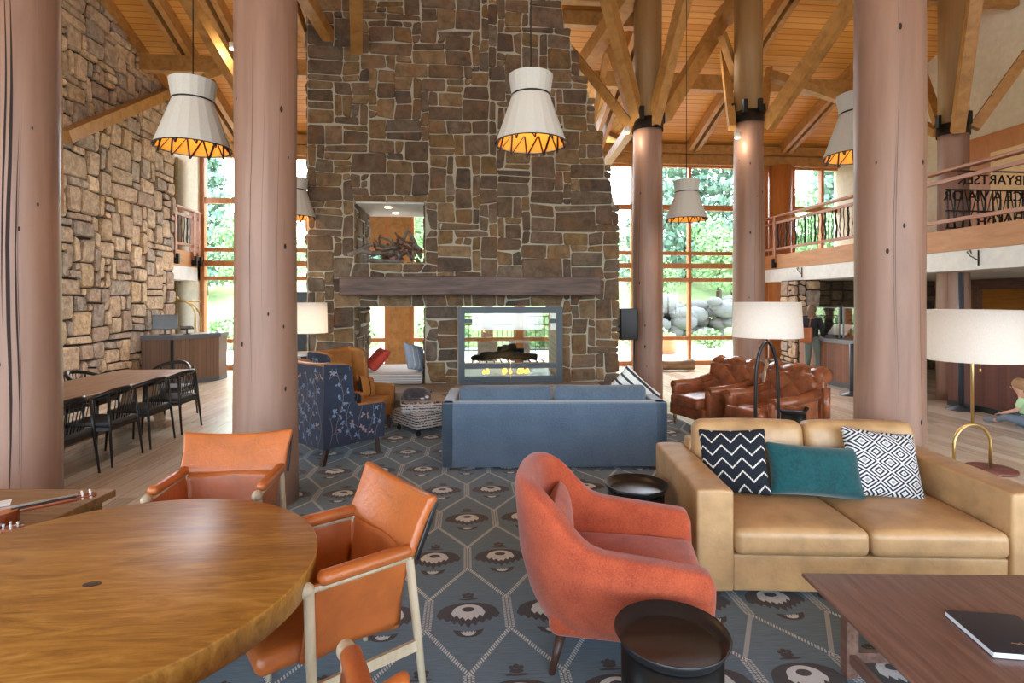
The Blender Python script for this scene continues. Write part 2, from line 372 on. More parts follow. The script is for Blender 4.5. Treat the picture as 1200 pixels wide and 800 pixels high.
# ---------------------------------------------------------------- coursed rubble built stone by stone
def ashlar(mb, O, U, V, N, Wd, Ht, inside, pal, seed, cell=(.13, .1), depth=(.03, .07), gap=.014, big=(1, 5, 1, 3), knock=.03, snap=None):
    rnd = random.Random(seed); nx, nz = int(Wd/cell[0]), int(Ht/cell[1]); cw, ch = Wd/nx, Ht/nz
    O, U, V, N = Vector(O), Vector(U), Vector(V), Vector(N)
    ok = [[inside((i+.5)*cw, (j+.5)*ch) for j in range(nz)] for i in range(nx)]; occ = [[not ok[i][j] for j in range(nz)] for i in range(nx)]
    jit = {}
    def J(i, j):
        if (i, j) not in jit: jit[(i, j)] = (rnd.uniform(-.022, .022), rnd.uniform(-.022, .022))
        a = jit[(i, j)]; q_ = (min(Wd, max(0, i*cw+a[0])), min(Ht, max(0, j*ch+a[1]))); return snap(*q_) if snap else q_
    for j in range(nz):
        for i in range(nx):
            if occ[i][j]: continue
            w = rnd.choice((1, 2, 2, 3, 3, 4, 4, 5)) if big[1] >= 5 else rnd.choice((1, 2, 2, 3)); h = rnd.choice((1, 1, 2, 2, 2, 3)) if big[3] >= 3 else rnd.choice((1, 2))
            if rnd.random() < .14: w, h = 1 if w > 3 else 2, 3
            ww = 0
            while ww < w and i+ww < nx and not occ[i+ww][j]: ww += 1
            hh = 1
            while hh < h and j+hh < nz and all(not occ[i+a][j+hh] for a in range(ww)): hh += 1
            for a in range(ww):
                for b in range(hh): occ[i+a][j+b] = True
            q = [J(i, j), J(i+ww, j), J(i+ww, j+hh), J(i, j+hh)]
            cx = sum(p[0] for p in q)/4; cz = sum(p[1] for p in q)/4
            if max(p[0] for p in q)-min(p[0] for p in q) < .035 or max(p[1] for p in q)-min(p[1] for p in q) < .035: continue
            out = []                              # eight-cornered outline, corners knocked off
            for a in range(4):
                p, nxt, prv = q[a], q[(a+1) % 4], q[a-1]; g = gap*rnd.uniform(.7, 1.5)
                px_ = p[0]+(g if cx > p[0] else -g); pz_ = p[1]+(g if cz > p[1] else -g); kf = rnd.uniform(.03, .12)
                for o_, k2 in ((prv, kf), (nxt, kf*rnd.uniform(.6, 1.4))):
                    ln = max(.02, math.hypot(o_[0]-p[0], o_[1]-p[1])); kk = min(.3, knock/ln*rnd.uniform(.5, 1.6))
                    out.append((px_+(o_[0]-p[0])*kk, pz_+(o_[1]-p[1])*kk))
            dp = rnd.uniform(*depth); tl = (rnd.uniform(-.06, .06), rnd.uniform(-.06, .06))
            def pt(x, z, d): return O+U*x+V*z+N*d
            n8 = len(out); ins = [(x+(cx-x)*.10, z+(cz-z)*.12) for x, z in out]
            vs = [pt(x, z, 0) for x, z in out]+[pt(x, z, dp*.6) for x, z in out]+[pt(x, z, dp+tl[0]*(x-cx)+tl[1]*(z-cz)) for x, z in ins]
            c = rnd.choice(pal); kk = rnd.uniform(.9, 1.22); mb.col = tuple(v*kk for v in lin(c))
            mb.add(vs, [(a, (a+1) % n8, n8+(a+1) % n8, n8+a) for a in range(n8)]+[(n8+a, n8+(a+1) % n8, 2*n8+(a+1) % n8, 2*n8+a) for a in range(n8)]+[tuple(range(2*n8, 3*n8))], False)
PAL = [(126, 106, 86), (114, 98, 82), (136, 114, 88), (108, 92, 78), (122, 104, 90), (130, 108, 78), (100, 88, 80), (120, 108, 96), (142, 120, 94)]
PAL2 = [(220, 198, 174), (204, 184, 164), (228, 206, 180), (196, 174, 158), (214, 190, 168), (186, 172, 162), (222, 196, 164), (194, 180, 168)]
# chimney: front at Y 8.8, two see-through niches and a see-through firebox
CY0, CY1 = 8.8, 10.2; CX0, CX1 = -2.45, 2.49
UO, LO, FB = (-1.73, -.62, 2.34, 3.31), (-1.73, -.62, .42, 1.65), (-.1, 1.58, .40, 1.66)
prof = [(2.49, 3.2), (2.32, 3.95), (2.03, 5.13), (1.68, 6.09), (1.5, 6.65), (1.15, 7.6), (1.0, 8.6)]
def right_edge(z):
    if z <= 3.2: return 2.49
    for (a, za), (b, zb) in zip(prof, prof[1:]):
        if za <= z <= zb: return a+(b-a)*(z-za)/(zb-za)
    return 1.0
m = MB(); b0 = CY0; 
m.bx(CX0, UO[0], b0, CY1, 0, 3.31); m.bx(UO[1], FB[0], b0, CY1, 0, 3.31); m.bx(FB[1], CX1, b0, CY1, 0, 3.31)
m.bx(UO[0], UO[1], b0, CY1, LO[3], UO[2]); m.bx(UO[0], UO[1], b0, CY1, 0, LO[2]); m.bx(FB[0], FB[1], b0, CY1, FB[3], 3.31); m.bx(FB[0], FB[1], b0, CY1, 0, FB[2])
poly = [(CX0, 3.31), (right_edge(3.31), 3.31)]+prof[1:]+[(CX0, 8.6)]
n = len(poly); m.add([(x, b0, z) for x, z in poly]+[(x, CY1, z) for x, z in poly], [tuple(range(n)), tuple(range(n, 2*n))[::-1]]+[(i, (i+1) % n, n+(i+1) % n, n+i) for i in range(n)], False)
m.mi = 1
def hole(x, z): return any(a < x < b and c < z < d for a, b, c, d in (UO, LO, FB))
def snap_hole(x, z):                     # corners near an opening are dressed to its edge
    X = x+CX0; t_ = .072
    for a, b, c, d in (UO, LO, FB):
        if a-t_ < X < b+t_ and c-t_ < z < d+t_:
            if abs(X-a) < t_: X = a
            elif abs(X-b) < t_: X = b
            if abs(z-c) < t_: z = c
            elif abs(z-d) < t_: z = d
    return X-CX0, z
def ins(x, z): X = CX0+x; return not hole(X, z) and X < right_edge(z)+.03
ashlar(m, (CX0, b0, 0), (1, 0, 0), (0, 0, 1), (0, -1, 0), 5.0, 8.5, ins, PAL, 11, cell=(.135, .11), depth=(.012, .028), gap=.008, knock=.018, snap=snap_hole)
for (x, z0, z1, s) in ((UO[0], UO[2], UO[3], 1), (LO[0], LO[2], LO[3], 1), (UO[1], UO[2], UO[3], -1), (LO[1], LO[2], LO[3], -1), (CX0, 0, 8.3, -1)):
    ashlar(m, (x, b0-.02 if s > 0 else CY1, z0), (0, 1 if s > 0 else -1, 0), (0, 0, 1), (s, 0, 0), CY1-b0, z1-z0, lambda a, b: True, PAL, int(abs(x*10)), depth=(.01, .04))
ashlar(m, (CX1, b0, 0), (0, 1, 0), (0, 0, 1), (1, 0, 0), CY1-b0, 3.2, lambda a, b: True, PAL, 5, depth=(.01, .04))
m.mi = 2; m.bx(UO[0]+.02, UO[1]-.02, b0+.02, CY1, UO[3]-.02, UO[3]+.005)
ch = tag(m.make('stone_chimney', [M['mortar'], M['stone'], M['white']], usecol=True), 'tall brown stone chimney breast with tapering right side and see-through firebox', 'chimney')
for x, y in ((-1.25, 9.15), (-1.2, 9.75)):
    q = MB(); q.lathe([(.055, 0), (.055, -.012), (.035, -.014), (.034, -.004)], 20, caps=True); o = q.make('recessed_light', emit('downlight%d' % int(y*10), (255, 226, 180), 6), ch, loc=(x, y, UO[3]-.02))
m = MB(); m.rbox((.13, 8.6, 1.975), (4.0, .46, .29), .02, 6, fn=lambda p, h: p+Vector((0, .012*math.sin(p.x*5), .01*math.sin(p.x*7+1))))
tag(m.make('mantel_beam', wood('mantel', [(58, 44, 40), (92, 72, 64), (112, 92, 82)], (1, 9, 9), .6, 2, .4)), 'thick weathered dark timber mantel across the stone chimney', 'mantel')
m = MB(); m.rbox((.1, 8.4, .36), (4.1, .84, .13), .012, 4); m.bx(-1.8, 2.0, 8.25, 8.75, 0, .3)
tag(m.make('hearth_slab', plain('concrete', (158, 148, 130), .6)), 'long low pale concrete hearth ledge at the foot of the stone chimney', 'hearth')
# left stone wall
m = MB(); H = 9.2; m.mi = 0
y0, y1 = 3.2, 13.0
for t in (0, .45): pass
P = [(XL, y0, 0), (XL, y1, 0), (XL, y1, zroof(y1)), (XL, y0, zroof(y0)), (XL-.45, y0, 0), (XL-.45, y1, 0), (XL-.45, y1, zroof(y1)), (XL-.45, y0, zroof(y0))]
m.add(P, [(0, 1, 2, 3), (4, 5, 6, 7), (1, 5, 6, 2), (0, 4, 7, 3), (2, 3, 7, 6), (0, 1, 5, 4)], False)
m.mi = 1
ashlar(m, (XL, 4.0, 0), (0, 1, 0), (0, 0, 1), (1, 0, 0), y1-4.0+.02, 9.5, lambda a, b: b < zroof(4.0+a)-.02, PAL2, 3, cell=(.16, .14), depth=(.04, .09), gap=.013, knock=.03)
struct('wall_left', m, [M['mortar_d'], M['stone2']], usecol=True)
k += 1; m = MB(); m.bar((XL+.06, 13.0, zroof(13.0)-.12), (XL+.06, 3.2, zroof(3.2)-.12), .1, .24); struct('trim_%d' % k, m, M['beam'])
# right: balconies
def balcony_box(name, x0, x1, y0, y1):
    m = MB(); m.bx(x0, x1, y0, y1, 2.24, 2.56); struct('ceiling_'+name, m, M['white'])
    m = MB(); m.bx(x0, x1, y0, y1, 2.565, 2.93); o = struct('floor_'+name, m, M['wallwood'])
M['wallwood'] = wood('warm_panel', [(166, 110, 62), (190, 134, 82)], (1, 1, 5), .5, 2)
M['railwood'] = wood('rail_wood', [(150, 96, 68), (176, 120, 90)], (4, 1, 4), .4, 2)
balcony_box('balcony_right', XR, 12, -1, YW-.1); balcony_box('balcony_left', -8.4, XL, 13.02, YW-.05)
def railing(name, x, y0, y1, label, posts, sgn, cells):
    t = thing(name, label, 'railing', (x, (y0+y1)/2, 2.93)); oy = -(y0+y1)/2
    q = MB(); q.rbox((0, 0, .99), (.14, y1-y0, .05), .012, 3); q.make('top_rail', M['railwood'], t)
    q = MB(); q.bx(-.03, .03, y0+oy, y1+oy, .80, .86); q.make('middle_rail', M['railwood'], t)
    q = MB(); q.bx(-.03, .03, y0+oy, y1+oy, .12, .18); q.make('bottom_rail', M['railwood'], t)
    for p in posts:
        q = MB(); q.bx(-.05*1, .05, p+oy-.05, p+oy+.05, -.22, .965); po = q.make('post', M['railwood'], t)
        q = MB(); q.bx(-.06-.02*sgn, .06-.02*sgn, p+oy-.06, p+oy+.06, -.33, -.2); q.bx(-.04-.07*sgn, .04-.07*sgn, p+oy-.03, p+oy+.03, -.34, -.1); q.make('bracket', M['black'], po)
    rnd = random.Random(4)
    for a, b in cells:
        n_ = max(3, int((b-a)/.12))
        for i in range(n_):
            y = a+(b-a)*(i+.5)/n_+oy; q = MB(); wob = [rnd.uniform(-.03, .03) for _ in range(6)]; th = .007+.008*(i % 3 == 0)
            q.tube([(0, y+wob[j]*(0 < j < 5), .18+.62*j/5) for j in range(6)], [th*(1+.7*abs(math.sin(j*1.7+i))) for j in range(6)], 6)
            if i % 2: q.tube([(0, y, .2), (0, y+.05, .34), (0, y+.01, .5), (0, y-.05, .64), (0, y, .78)], .006, 5)
            q.make('twig_baluster', M['black'], t)
    return t
railing('balcony_railing', XR+.02, 9.5, 14.25, 'wood and iron twig railing of the right balcony beside the far windows', (9.6, 13.55, 14.15), 1, ((9.7, 13.5),))
railing('balcony_railing', XR+.02, 4.0, 9.45, 'wood and iron railing of the right balcony nearest the camera', (4.1, 6.7, 9.3), 1, ((4.2, 6.6),))
railing('balcony_railing', XL, 13.05, 14.3, 'short pale wood and twig railing of the small left balcony', (13.1, 13.95, 14.2), -1, ((13.2, 13.9),))
# lettered iron screen across the balcony
t = thing('lettered_screen', 'black iron screen with three rows of mirrored cut-out letters on the right balcony', 'railing', (XR+.06, 8.58, 2.93))
q = MB()
for z in (1.02, .70, .34, .05): q.bx(.02, 2.3, -.01, .01, z-.012, z+.012)
q.make('horizontal_bar', M['black'], t)
for i in range(17):
    x = .05+i*.14; q = MB()
    q.tube([(x, 0, .05), (x+.02*(-1)**i, 0, .25), (x, 0, .45), (x, 0, .70)], [.02, .012, .016, .008], 6)
    if i % 2: q.tube([(x, 0, .2), (x+.07, 0, .45), (x+.13, 0, .7)], .008, 6); q.tube([(x, 0, .2), (x-.05, 0, .45), (x-.1, 0, .7)], .008, 6)
    q.make('upright', M['black'], t)
def text(name, body, size, loc, rot, mat, parent=None, ext=.004, sx=1, align='LEFT'):
    cu = bpy.data.curves.new(name, 'FONT'); cu.body = body; cu.size = size; cu.extrude = ext; cu.align_x = align
    o = bpy.data.objects.new(name, cu); C.objects.link(o); dg = bpy.context.evaluated_depsgraph_get()
    me = bpy.data.meshes.new_from_object(o.evaluated_get(dg)); C.objects.unlink(o); bpy.data.objects.remove(o)
    for v in me.vertices: v.co.x *= sx
    me.materials.clear(); me.materials.append(mat); o = bpy.data.objects.new(name, me); C.objects.link(o); o.location = loc; o.rotation_euler = rot
    if parent: o.parent = parent
    return o
for s_, z in (('MUIRMBYARTSEK', .80), ('HERENCE A VIA OR', .52), ('SAPI & EIAPAO', .16)):
    text('letters', s_, .24, (2.25, 0, z), (PI/2, 0, 0), M['black'], t, .006, -1.08)
# white area and wooden walls under the right balcony
m = MB(); m.bx(12, 12.15, -1, YW, 0, 2.24); struct('wall_right_lower', m, wood('honey_panel', [(160, 98, 38), (196, 130, 54)], (1, .5, 8), .4, 2))
m = MB(); m.bx(11.9, 12, 6.6, 12.2, 2.0, 2.24); m.bx(11.9, 12, 6.6, 12.2, .75, .85)
for y in (6.6, 7.9, 9.2, 10.5, 11.7): m.bx(11.88, 12, y, y+.12, 0, 2.1)
k += 1; struct('trim_%d' % k, m, M['walnut'])
for i, (a, b) in enumerate(((8.35, 8.75), (9.45, 9.95), (10.15, 10.45))):
    f = MB(); f.bx(11.93, 12, a, b, 1.3, 1.9); o = struct('window_%d' % (8+i), f, M['frame'])
    g = MB(); g.bx(11.91, 11.93, a+.05, b-.05, 1.35, 1.85); g.make('pane', emit('lit_pane', (205, 226, 190), .8), o)  # panes glow by themselves in place of daylight behind the wall
# stone pier and darker stone wall behind the counter
m = MB(); m.bx(7.95, 8.5, 12.4, 13.1, 0, 2.24); m.mi = 1
ashlar(m, (7.95, 12.4, 0), (1, 0, 0), (0, 0, 1), (0, -1, 0), .55, 2.24, lambda a, b: True, PAL2, 8, cell=(.14, .12), big=(1, 3, 1, 2)); ashlar(m, (7.95, 13.1, 0), (0, -1, 0), (0, 0, 1), (-1, 0, 0), .7, 2.24, lambda a, b: True, PAL2, 9, cell=(.14, .12), big=(1, 3, 1, 2))
struct('wall_pier', m, [M['mortar_d'], M['stone2']], usecol=True)
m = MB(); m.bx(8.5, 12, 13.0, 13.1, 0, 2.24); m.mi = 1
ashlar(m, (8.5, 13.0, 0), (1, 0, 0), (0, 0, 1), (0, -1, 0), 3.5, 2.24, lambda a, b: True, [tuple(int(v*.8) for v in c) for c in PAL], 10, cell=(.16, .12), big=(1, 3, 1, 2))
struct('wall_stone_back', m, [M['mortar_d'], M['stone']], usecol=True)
# lit doorway on the balcony: slab with warm light in its colour
m = MB(); m.bx(10.2, 10.34, 6.4, 10.6, 2.93, 5.0); struct('wall_balcony_panel', m, M['frame'])
m = MB(); m.bx(10.12, 10.2, 9.0, 9.7, 2.93, 4.6); struct('door_1', m, plain('lit_doorway_tint', (232, 196, 140), .5))
# ---------------------------------------------------------------- log columns
def column(name, p, label, r=.255, band=None, braces=(), seed=1, lean=0, top=None):
    x, y = p; t = thing(name, label, 'column', (x, y, 0)); H = top or zroof(y)-.1; zb = band or H
    rnd = random.Random(seed)
    def rr(z): return r*(1.03-.012*z)+.006*math.sin(z*1.3+seed)
    q = MB(); N_ = 24; q.lathe([(rr(zb*i/N_), zb*i/N_) for i in range(N_+1)], 40); sh = q.make('shaft', M['log'], t)
    ck = MB()                                 # drying cracks and knots
    for a0, z0, z1, wd in [(rnd.uniform(-2.6, -.5), rnd.uniform(0, 2.2), rnd.uniform(2.4, 4.6), rnd.uniform(.0006, .002)) for _ in range(4)]+([(-1.25, .0, 4.4, .014), (-1.05, .3, 3.2, .006), (-1.4, 1.5, 4.4, .008)] if seed == 1 else []):
        n_ = 14; L = []
        for i in range(n_+1):
            z = z0+(z1-z0)*i/n_; a = a0+.05*math.sin(z*2.2)+rnd.uniform(-.008, .008); ww = wd*math.sin(PI*i/n_)/r
            L += [(rr(z)*1.003*math.cos(a-ww), rr(z)*1.003*math.sin(a-ww), z), (rr(z)*1.003*math.cos(a+ww), rr(z)*1.003*math.sin(a+ww), z)]
        ck.add(L, [(2*i, 2*i+1, 2*i+3, 2*i+2) for i in range(n_)], False)
    for _ in range(9):
        a, z = rnd.uniform(-2.8, -.3), rnd.uniform(.6, 4.4); s_ = rnd.uniform(.008, .018); mm = ck.M
        ck.M = Matrix.Translation((rr(z)*math.cos(a), rr(z)*math.sin(a), z)) @ Matrix.Rotation(a, 4, 'Z'); ck.ball((0, 0, 0), s_, 5, (.25, .8, 1.6)); ck.M = mm
    ck.make('crack', M['crack'], sh)
    if band:
        q = MB(); q.lathe([(rr(zb)*.98, zb), (rr(zb)*.97, H)], 32); q.make('upper_shaft', M['log_top'], t)
        q = MB(); q.lathe([(r+.012, zb-.1), (r+.012, zb+.1), (r-.01, zb+.1)], 36, caps=False)
        for a in range(6): q.box(((r+.01)*math.cos(a), (r+.01)*math.sin(a), zb+.16), (.07, .07, .22))
        q.make('steel_band', M['black'], t)
    for (a, b, wd) in braces:
        o = Vector((x, y, 0)); q = MB(); q.bar(a-o, b-o, wd, wd*1.2); q.make('brace', M['beam'], t)
    return t
c1, c2, c3 = CW(2.36, 9.5), CW(277/F*9.64, 9.64), CW(517/F*9.66, 9.66)
column('log_column', CW(-4.12, 4.6)[:2], 'reddish log column with long black cracks at the left edge of the picture', seed=1)
column('log_column', CW(-2.14, 4.75)[:2], 'smooth reddish log column behind the leather chairs, second from the left', seed=2)
column('log_column', CW(3.19, 4.62)[:2], 'large reddish log column directly behind the tan leather sofa', seed=3)
column('log_column', c1[:2], 'log column with timber braces just right of the stone chimney', band=4.78, seed=4, braces=[
    (W(751, 150, 9.5), W(710, -8, 8.7), .17), (W(741, 150, 9.5), W(668, 58, 10.2), .13), (W(746, 150, 9.6), W(713, 41, 10.5), .14), (W(765, 147, 9.35), W(803, -4, 8.6), .17), (W(777, 137, 9.6), W(846, 24, 10.4), .2), (W(738, 153, 9.7), W(708, 195, 12.8), .14)])
column('log_column', c2[:2], 'log column with wide black steel band between the far windows', band=4.95, seed=5, braces=[
    (W(897, 150, 9.55), W(1005, -8, 8.4), .19), (W(893, 140, 9.7), W(902, 82, 10.6), .12), (W(858, 150, 9.5), W(848, 60, 10.3), .12)])
column('log_column', c3[:2], 'log column passing behind the right balcony railing', r=.235, band=4.75, seed=6, braces=[
    (W(1122, 155, 9.4), W(1143, -5, 8.6), .17), (W(1141, 150, 9.6), W(1206, 60, 9.3), .14), (W(1100, 144, 9.8), W(1082, 92, 10.6), .13), (W(1098, 156, 9.8), W(1070, 140, 10.8), .12)])
for a, b, wd in ((W(76, 160, 8.6), W(197, 109, 12.0), .17), (W(217, -6, 8.4), W(300, 135, 9.9), .17), (W(352, -12, 7.6), W(388, 48, 8.68), .16), (W(417, -20, 7.4), W(418, 64, 8.75), .18),
                 (W(676, 88, 11.2), W(748, -20, 9.3), .26), (W(690, 160, 13.2), W(712, 60, 11.4), .13), (W(846, 24, 10.4), W(900, -40, 9.6), .26), (W(905, 89, 9.6), W(990, 118, 10.6), .13), (W(866, 100, 10), W(846, 40, 9.6), .12), (W(240, 90, 10.6), W(290, 72, 11.2), .12),
                 (W(66, -10, 7.2), W(69, 250, 7.2), .07)):
    k += 1; m = MB(); m.bar(a, b, wd, wd*1.15); struct('trim_%d' % k, m, M['beam'])
# ---------------------------------------------------------------- outside
M['leaf'] = fabric('tree_leaf', (160, 190, 136), (126, 160, 110), 3, .9, 0, 1.2, 0); M['leaf2'] = fabric('conifer', (134, 162, 140), (104, 136, 116), 3, .9, 0, 1.2, 0)
m = MB(); m.bx(-60, 60, YW+.12, 80, -.35, -.14); struct('floor_outside', m, plain('driveway', (222, 220, 214), .9))
m = MB(); m.grid(lambda u, v: Vector((-60+120*u, 26+4*math.sin(u*9)+30*v, -.12+9*v**1.2+1.2*math.sin(u*17+v*5)*v)), 40, 12); tag(m.make('grassy_bank', fabric('grass', (158, 178, 118), (132, 156, 100), 2, .95, 0, .6, 0)), 'green grassy bank rising beyond the driveway outside', 'bank', kind='stuff')
def foliage(mb, cen, rad, n, rnd, sz):
    for _ in range(n):
        d = Vector([rnd.gauss(0, 1) for _ in range(3)]).normalized()*rnd.uniform(.55, 1); p = Vector(cen)+Vector((d.x*rad[0], d.y*rad[1], d.z*rad[2]))
        a = Vector([rnd.gauss(0, 1) for _ in range(3)]).normalized(); b = a.cross(d).normalized() if a.cross(d).length > .1 else Vector((1, 0, 0)); a *= sz*rnd.uniform(.6, 1.3); b *= sz*.7
        mb.add([p-a, p+b, p+a, p-b], [(0, 1, 2, 3)], False)
def tree_mesh(conifer, seed):
    rnd = random.Random(seed); f = MB()
    if conifer:
        for i in range(9): foliage(f, (0, 0, 1.2+i*.85), (2.1*(1-i/9.6), 2.1*(1-i/9.6), .5), 480-i*36, rnd, .15)
    else:
        for i in range(9): foliage(f, (rnd.uniform(-1.4, 1.4), rnd.uniform(-1, 1), rnd.uniform(2.4, 5.2)), (1.3, 1.3, 1.1), 380, rnd, .12)
    tr = MB(); tr.tube([(0, 0, -.2), (.05, 0, 2), (0, .1, 5 if conifer else 3.6)], [.2, .15, .07], 8)
    return f, tr
protos = {}
spots = [(-15, 33, 1, 1.3), (-10.5, 30, 0, 1.0), (-6.5, 34, 1, 1.5), (-2, 31, 0, 1.1), (1.5, 35, 1, 1.4), (4.5, 29, 0, .8), (7.5, 36, 1, 1.6), (11, 31, 1, 1.2), (13.5, 28, 0, .9), (17, 33, 1, 1.5), (20.5, 30, 0, 1.2), (24, 34, 1, 1.4), (-19, 31, 0, 1.2), (9.5, 27, 0, .6), (15.2, 36, 1, 1.7), (28, 33, 0, 1.3)]
where = ['far left beyond the long table windows', 'behind the left log column', 'left of the chimney', 'seen through the lower chimney niche', 'behind the firebox glass', 'just right of the chimney', 'behind the braced log column', 'left of the tall middle windows', 'in the middle of the tall windows', 'right of the middle windows', 'right of the banded log column', 'beyond the right balcony', 'at the far left edge', 'low in the middle windows', 'behind the others in the middle windows', 'at the far right beyond the balcony']
for (x, y, cf, s_), wh in zip(spots, where):
    lb = ('tall pointed evergreen tree outside, ' if cf else 'light green leafy tree outside, ')+wh
    if cf not in protos:
        t = thing('conifer_tree' if cf else 'leafy_tree', lb, 'tree', (x, y, .5)); f, tr = tree_mesh(cf, 7+cf)
        f.make('foliage', M['leaf2'] if cf else M['leaf'], t, weld=False); tr.make('trunk', M['darkwood'], t); protos[cf] = t
    else: t = dup(protos[cf], (x, y, .5), x, lb)
    v_ = (y-26-4*math.sin((x+60)/120*9))/30; t.location.z = -.15+9*max(0, v_)**1.2; t.scale = (s_, s_, s_)
rnd = random.Random(5)
m = MB()
for i in range(60):
    m.ball((rnd.uniform(8.0, 12.5), rnd.uniform(23.5, 25), rnd.uniform(.2, 1.75)), rnd.uniform(.3, .55), 5, (1.2, .9, .7))
tag(m.make('boulder_heap', plain('granite', (104, 106, 98), .9)), 'heap of pale grey boulders on the bank outside the tall windows', 'boulders', kind='stuff')
for i, (x, y) in enumerate(((7.0, 21.5), (9.6, 20.9), (13.0, 21.6), (3.0, 21.5), (-1.0, 22), (-4.5, 21), (-9, 22))):
    f = MB(); f.M = Matrix.Scale(.62, 4) if i == 1 else Matrix.Identity(4); foliage(f, (0, 0, .6), (1.1, .7, .65), 420, rnd, .13); foliage(f, (.6, .1, .4), (.8, .6, .45), 200, rnd, .12)
    tag(f.make('shrub', M['leaf'], loc=(x, y, -.1), weld=False), 'low green shrub outside '+['left of the boulder heap', 'in front of the boulder heap', 'right of the boulder heap', 'behind the right of the firebox glass', 'behind the left of the firebox glass', 'seen past the left side of the chimney', 'near the long table windows'][i], 'shrub')
for i, x in enumerate((.12*0+1.15*0-.0, 0.0)): pass
for x, wh in ((.72, 'left'), (1.75, 'right')):
    m = MB(); m.lathe([(.2, -.14), (.18, 2.5), (.17, 5)], 18, (0, 0, 0)); m.bx(-.3, .3, -.3, .3, -.14, .5)
    tag(m.make('porch_post', wood('grey_post', [(92, 78, 70), (120, 102, 90)], (6, 6, 1), .8), loc=(x, 17.3, 0)), 'dark porch post outside on the '+wh+' behind the firebox glass', 'post')
t = thing('metal_fence', 'dark metal terrace fence outside behind the firebox glass', 'fence', (1.6, 19.5, -.14))
q = MB(); q.bx(-1.6, 2.4, -.02, .02, 1.0, 1.05); q.bx(-1.6, 2.4, -.02, .02, .1, .14); q.bx(-1.6, 2.4, -.02, .02, 1.3, 1.34); q.make('rail', M['black'], t)
for i in range(24): q = MB(); q.bx(-1.6+i*.17-.01, -1.6+i*.17+.01, -.01, .01, 0, 1.32); q.make('baluster', M['black'], t)
m = MB(); m.lathe([(.38, 0), (.42, .3), (.38, .7), (.34, .7), (.34, .6)], 20); tag(m.make('barrel_planter', M['wallwood'], loc=(7.15, 19, -.14)), 'wooden barrel planter outside the middle windows', 'planter')
# ceiling spot lamps
def spot_fix(p, label, power, up=True):
    t = thing('spotlight', label, 'spotlight', p); q = MB(); q.lathe([(.03, -.06), (.045, -.05), (.05, .05), (.04, .05)], 16); q.make('housing', M['white'], t)
    q = MB(); q.lathe([(.001, -.062), (.028, -.0625)], 12); q.make('lens', M['bulb'], t)
    lamp('lamp', 'POINT', (0, 0, -.12), power, (1, .86, .66), .05, parent=t)
spot_fix(W(272, 54, 9.0), 'small white spotlight on the roof timber above the left hanging lamp', 14)
spot_fix(W(806, 91, 10.2), 'small white spotlight on the brace right of the chimney column', 18)
spot_fix(W(735, 152, 9.2), 'small white spotlight at the steel band of the chimney column', 8)
spot_fix(W(864, 158, 9.3), 'small white spotlight under the wide steel band', 8)
# ================================================================ CARPET (pattern woven into the one mesh)
M['carpet'] = fabric('carpet_blue', (88, 106, 118), (66, 84, 98), 150, .95, .2, 2.5)
cb = NT('carpet_blue_streaked'); co_ = cb.co((1.2, 60, 1)); cb.base(cb.ramp(cb.noise(co_, 6, 3), [(.3, (78, 98, 112)), (.5, (96, 117, 130)), (.75, (112, 132, 143))])); cb.pr(.95, sheen=.2, spec=.15); cb.bump(cb.noise(cb.co(), 240, 2), .4, .003)
CARP = [cb.m, fabric('carpet_brown', (66, 56, 52), (50, 42, 40), 200, .95, .2), fabric('carpet_white', (214, 218, 218), (190, 196, 198), 200, .95, .2), fabric('carpet_grey', (108, 122, 128), (90, 104, 112), 200, .95, .2)]
mb = MB(); cx0, cx1, cy0, cy1 = -1.98, 3.15, .35, 8.15; HW, HR = .445, .66
mb.bx(cx0, cx1, cy0, cy1, .001, .010)
def clipok(p): return cx0 < p[0] < cx1 and cy0 < p[1] < cy1
def flat(pts, z, mi):
    if all(clipok(p) for p in pts): mb.mi = mi; mb.add([(x, y, z) for x, y in pts], [tuple(range(len(pts)))], False)
def ladder(a, b, off, wd, n, slant):
    ax, ay = a; bx_, by = b; dx, dy = bx_-ax, by-ay; L = math.hypot(dx, dy); ux, uy = dx/L, dy/L; nx_, ny_ = -uy, ux
    for i in range(n):
        s0, s1 = L*i/n, L*(i+.55)/n
        q = [(s0, off), (s1, off), (s1+slant, off+wd), (s0+slant, off+wd)]
        flat([(ax+ux*s+nx_*o, ay+uy*s+ny_*o) for s, o in q], .0115, 2)
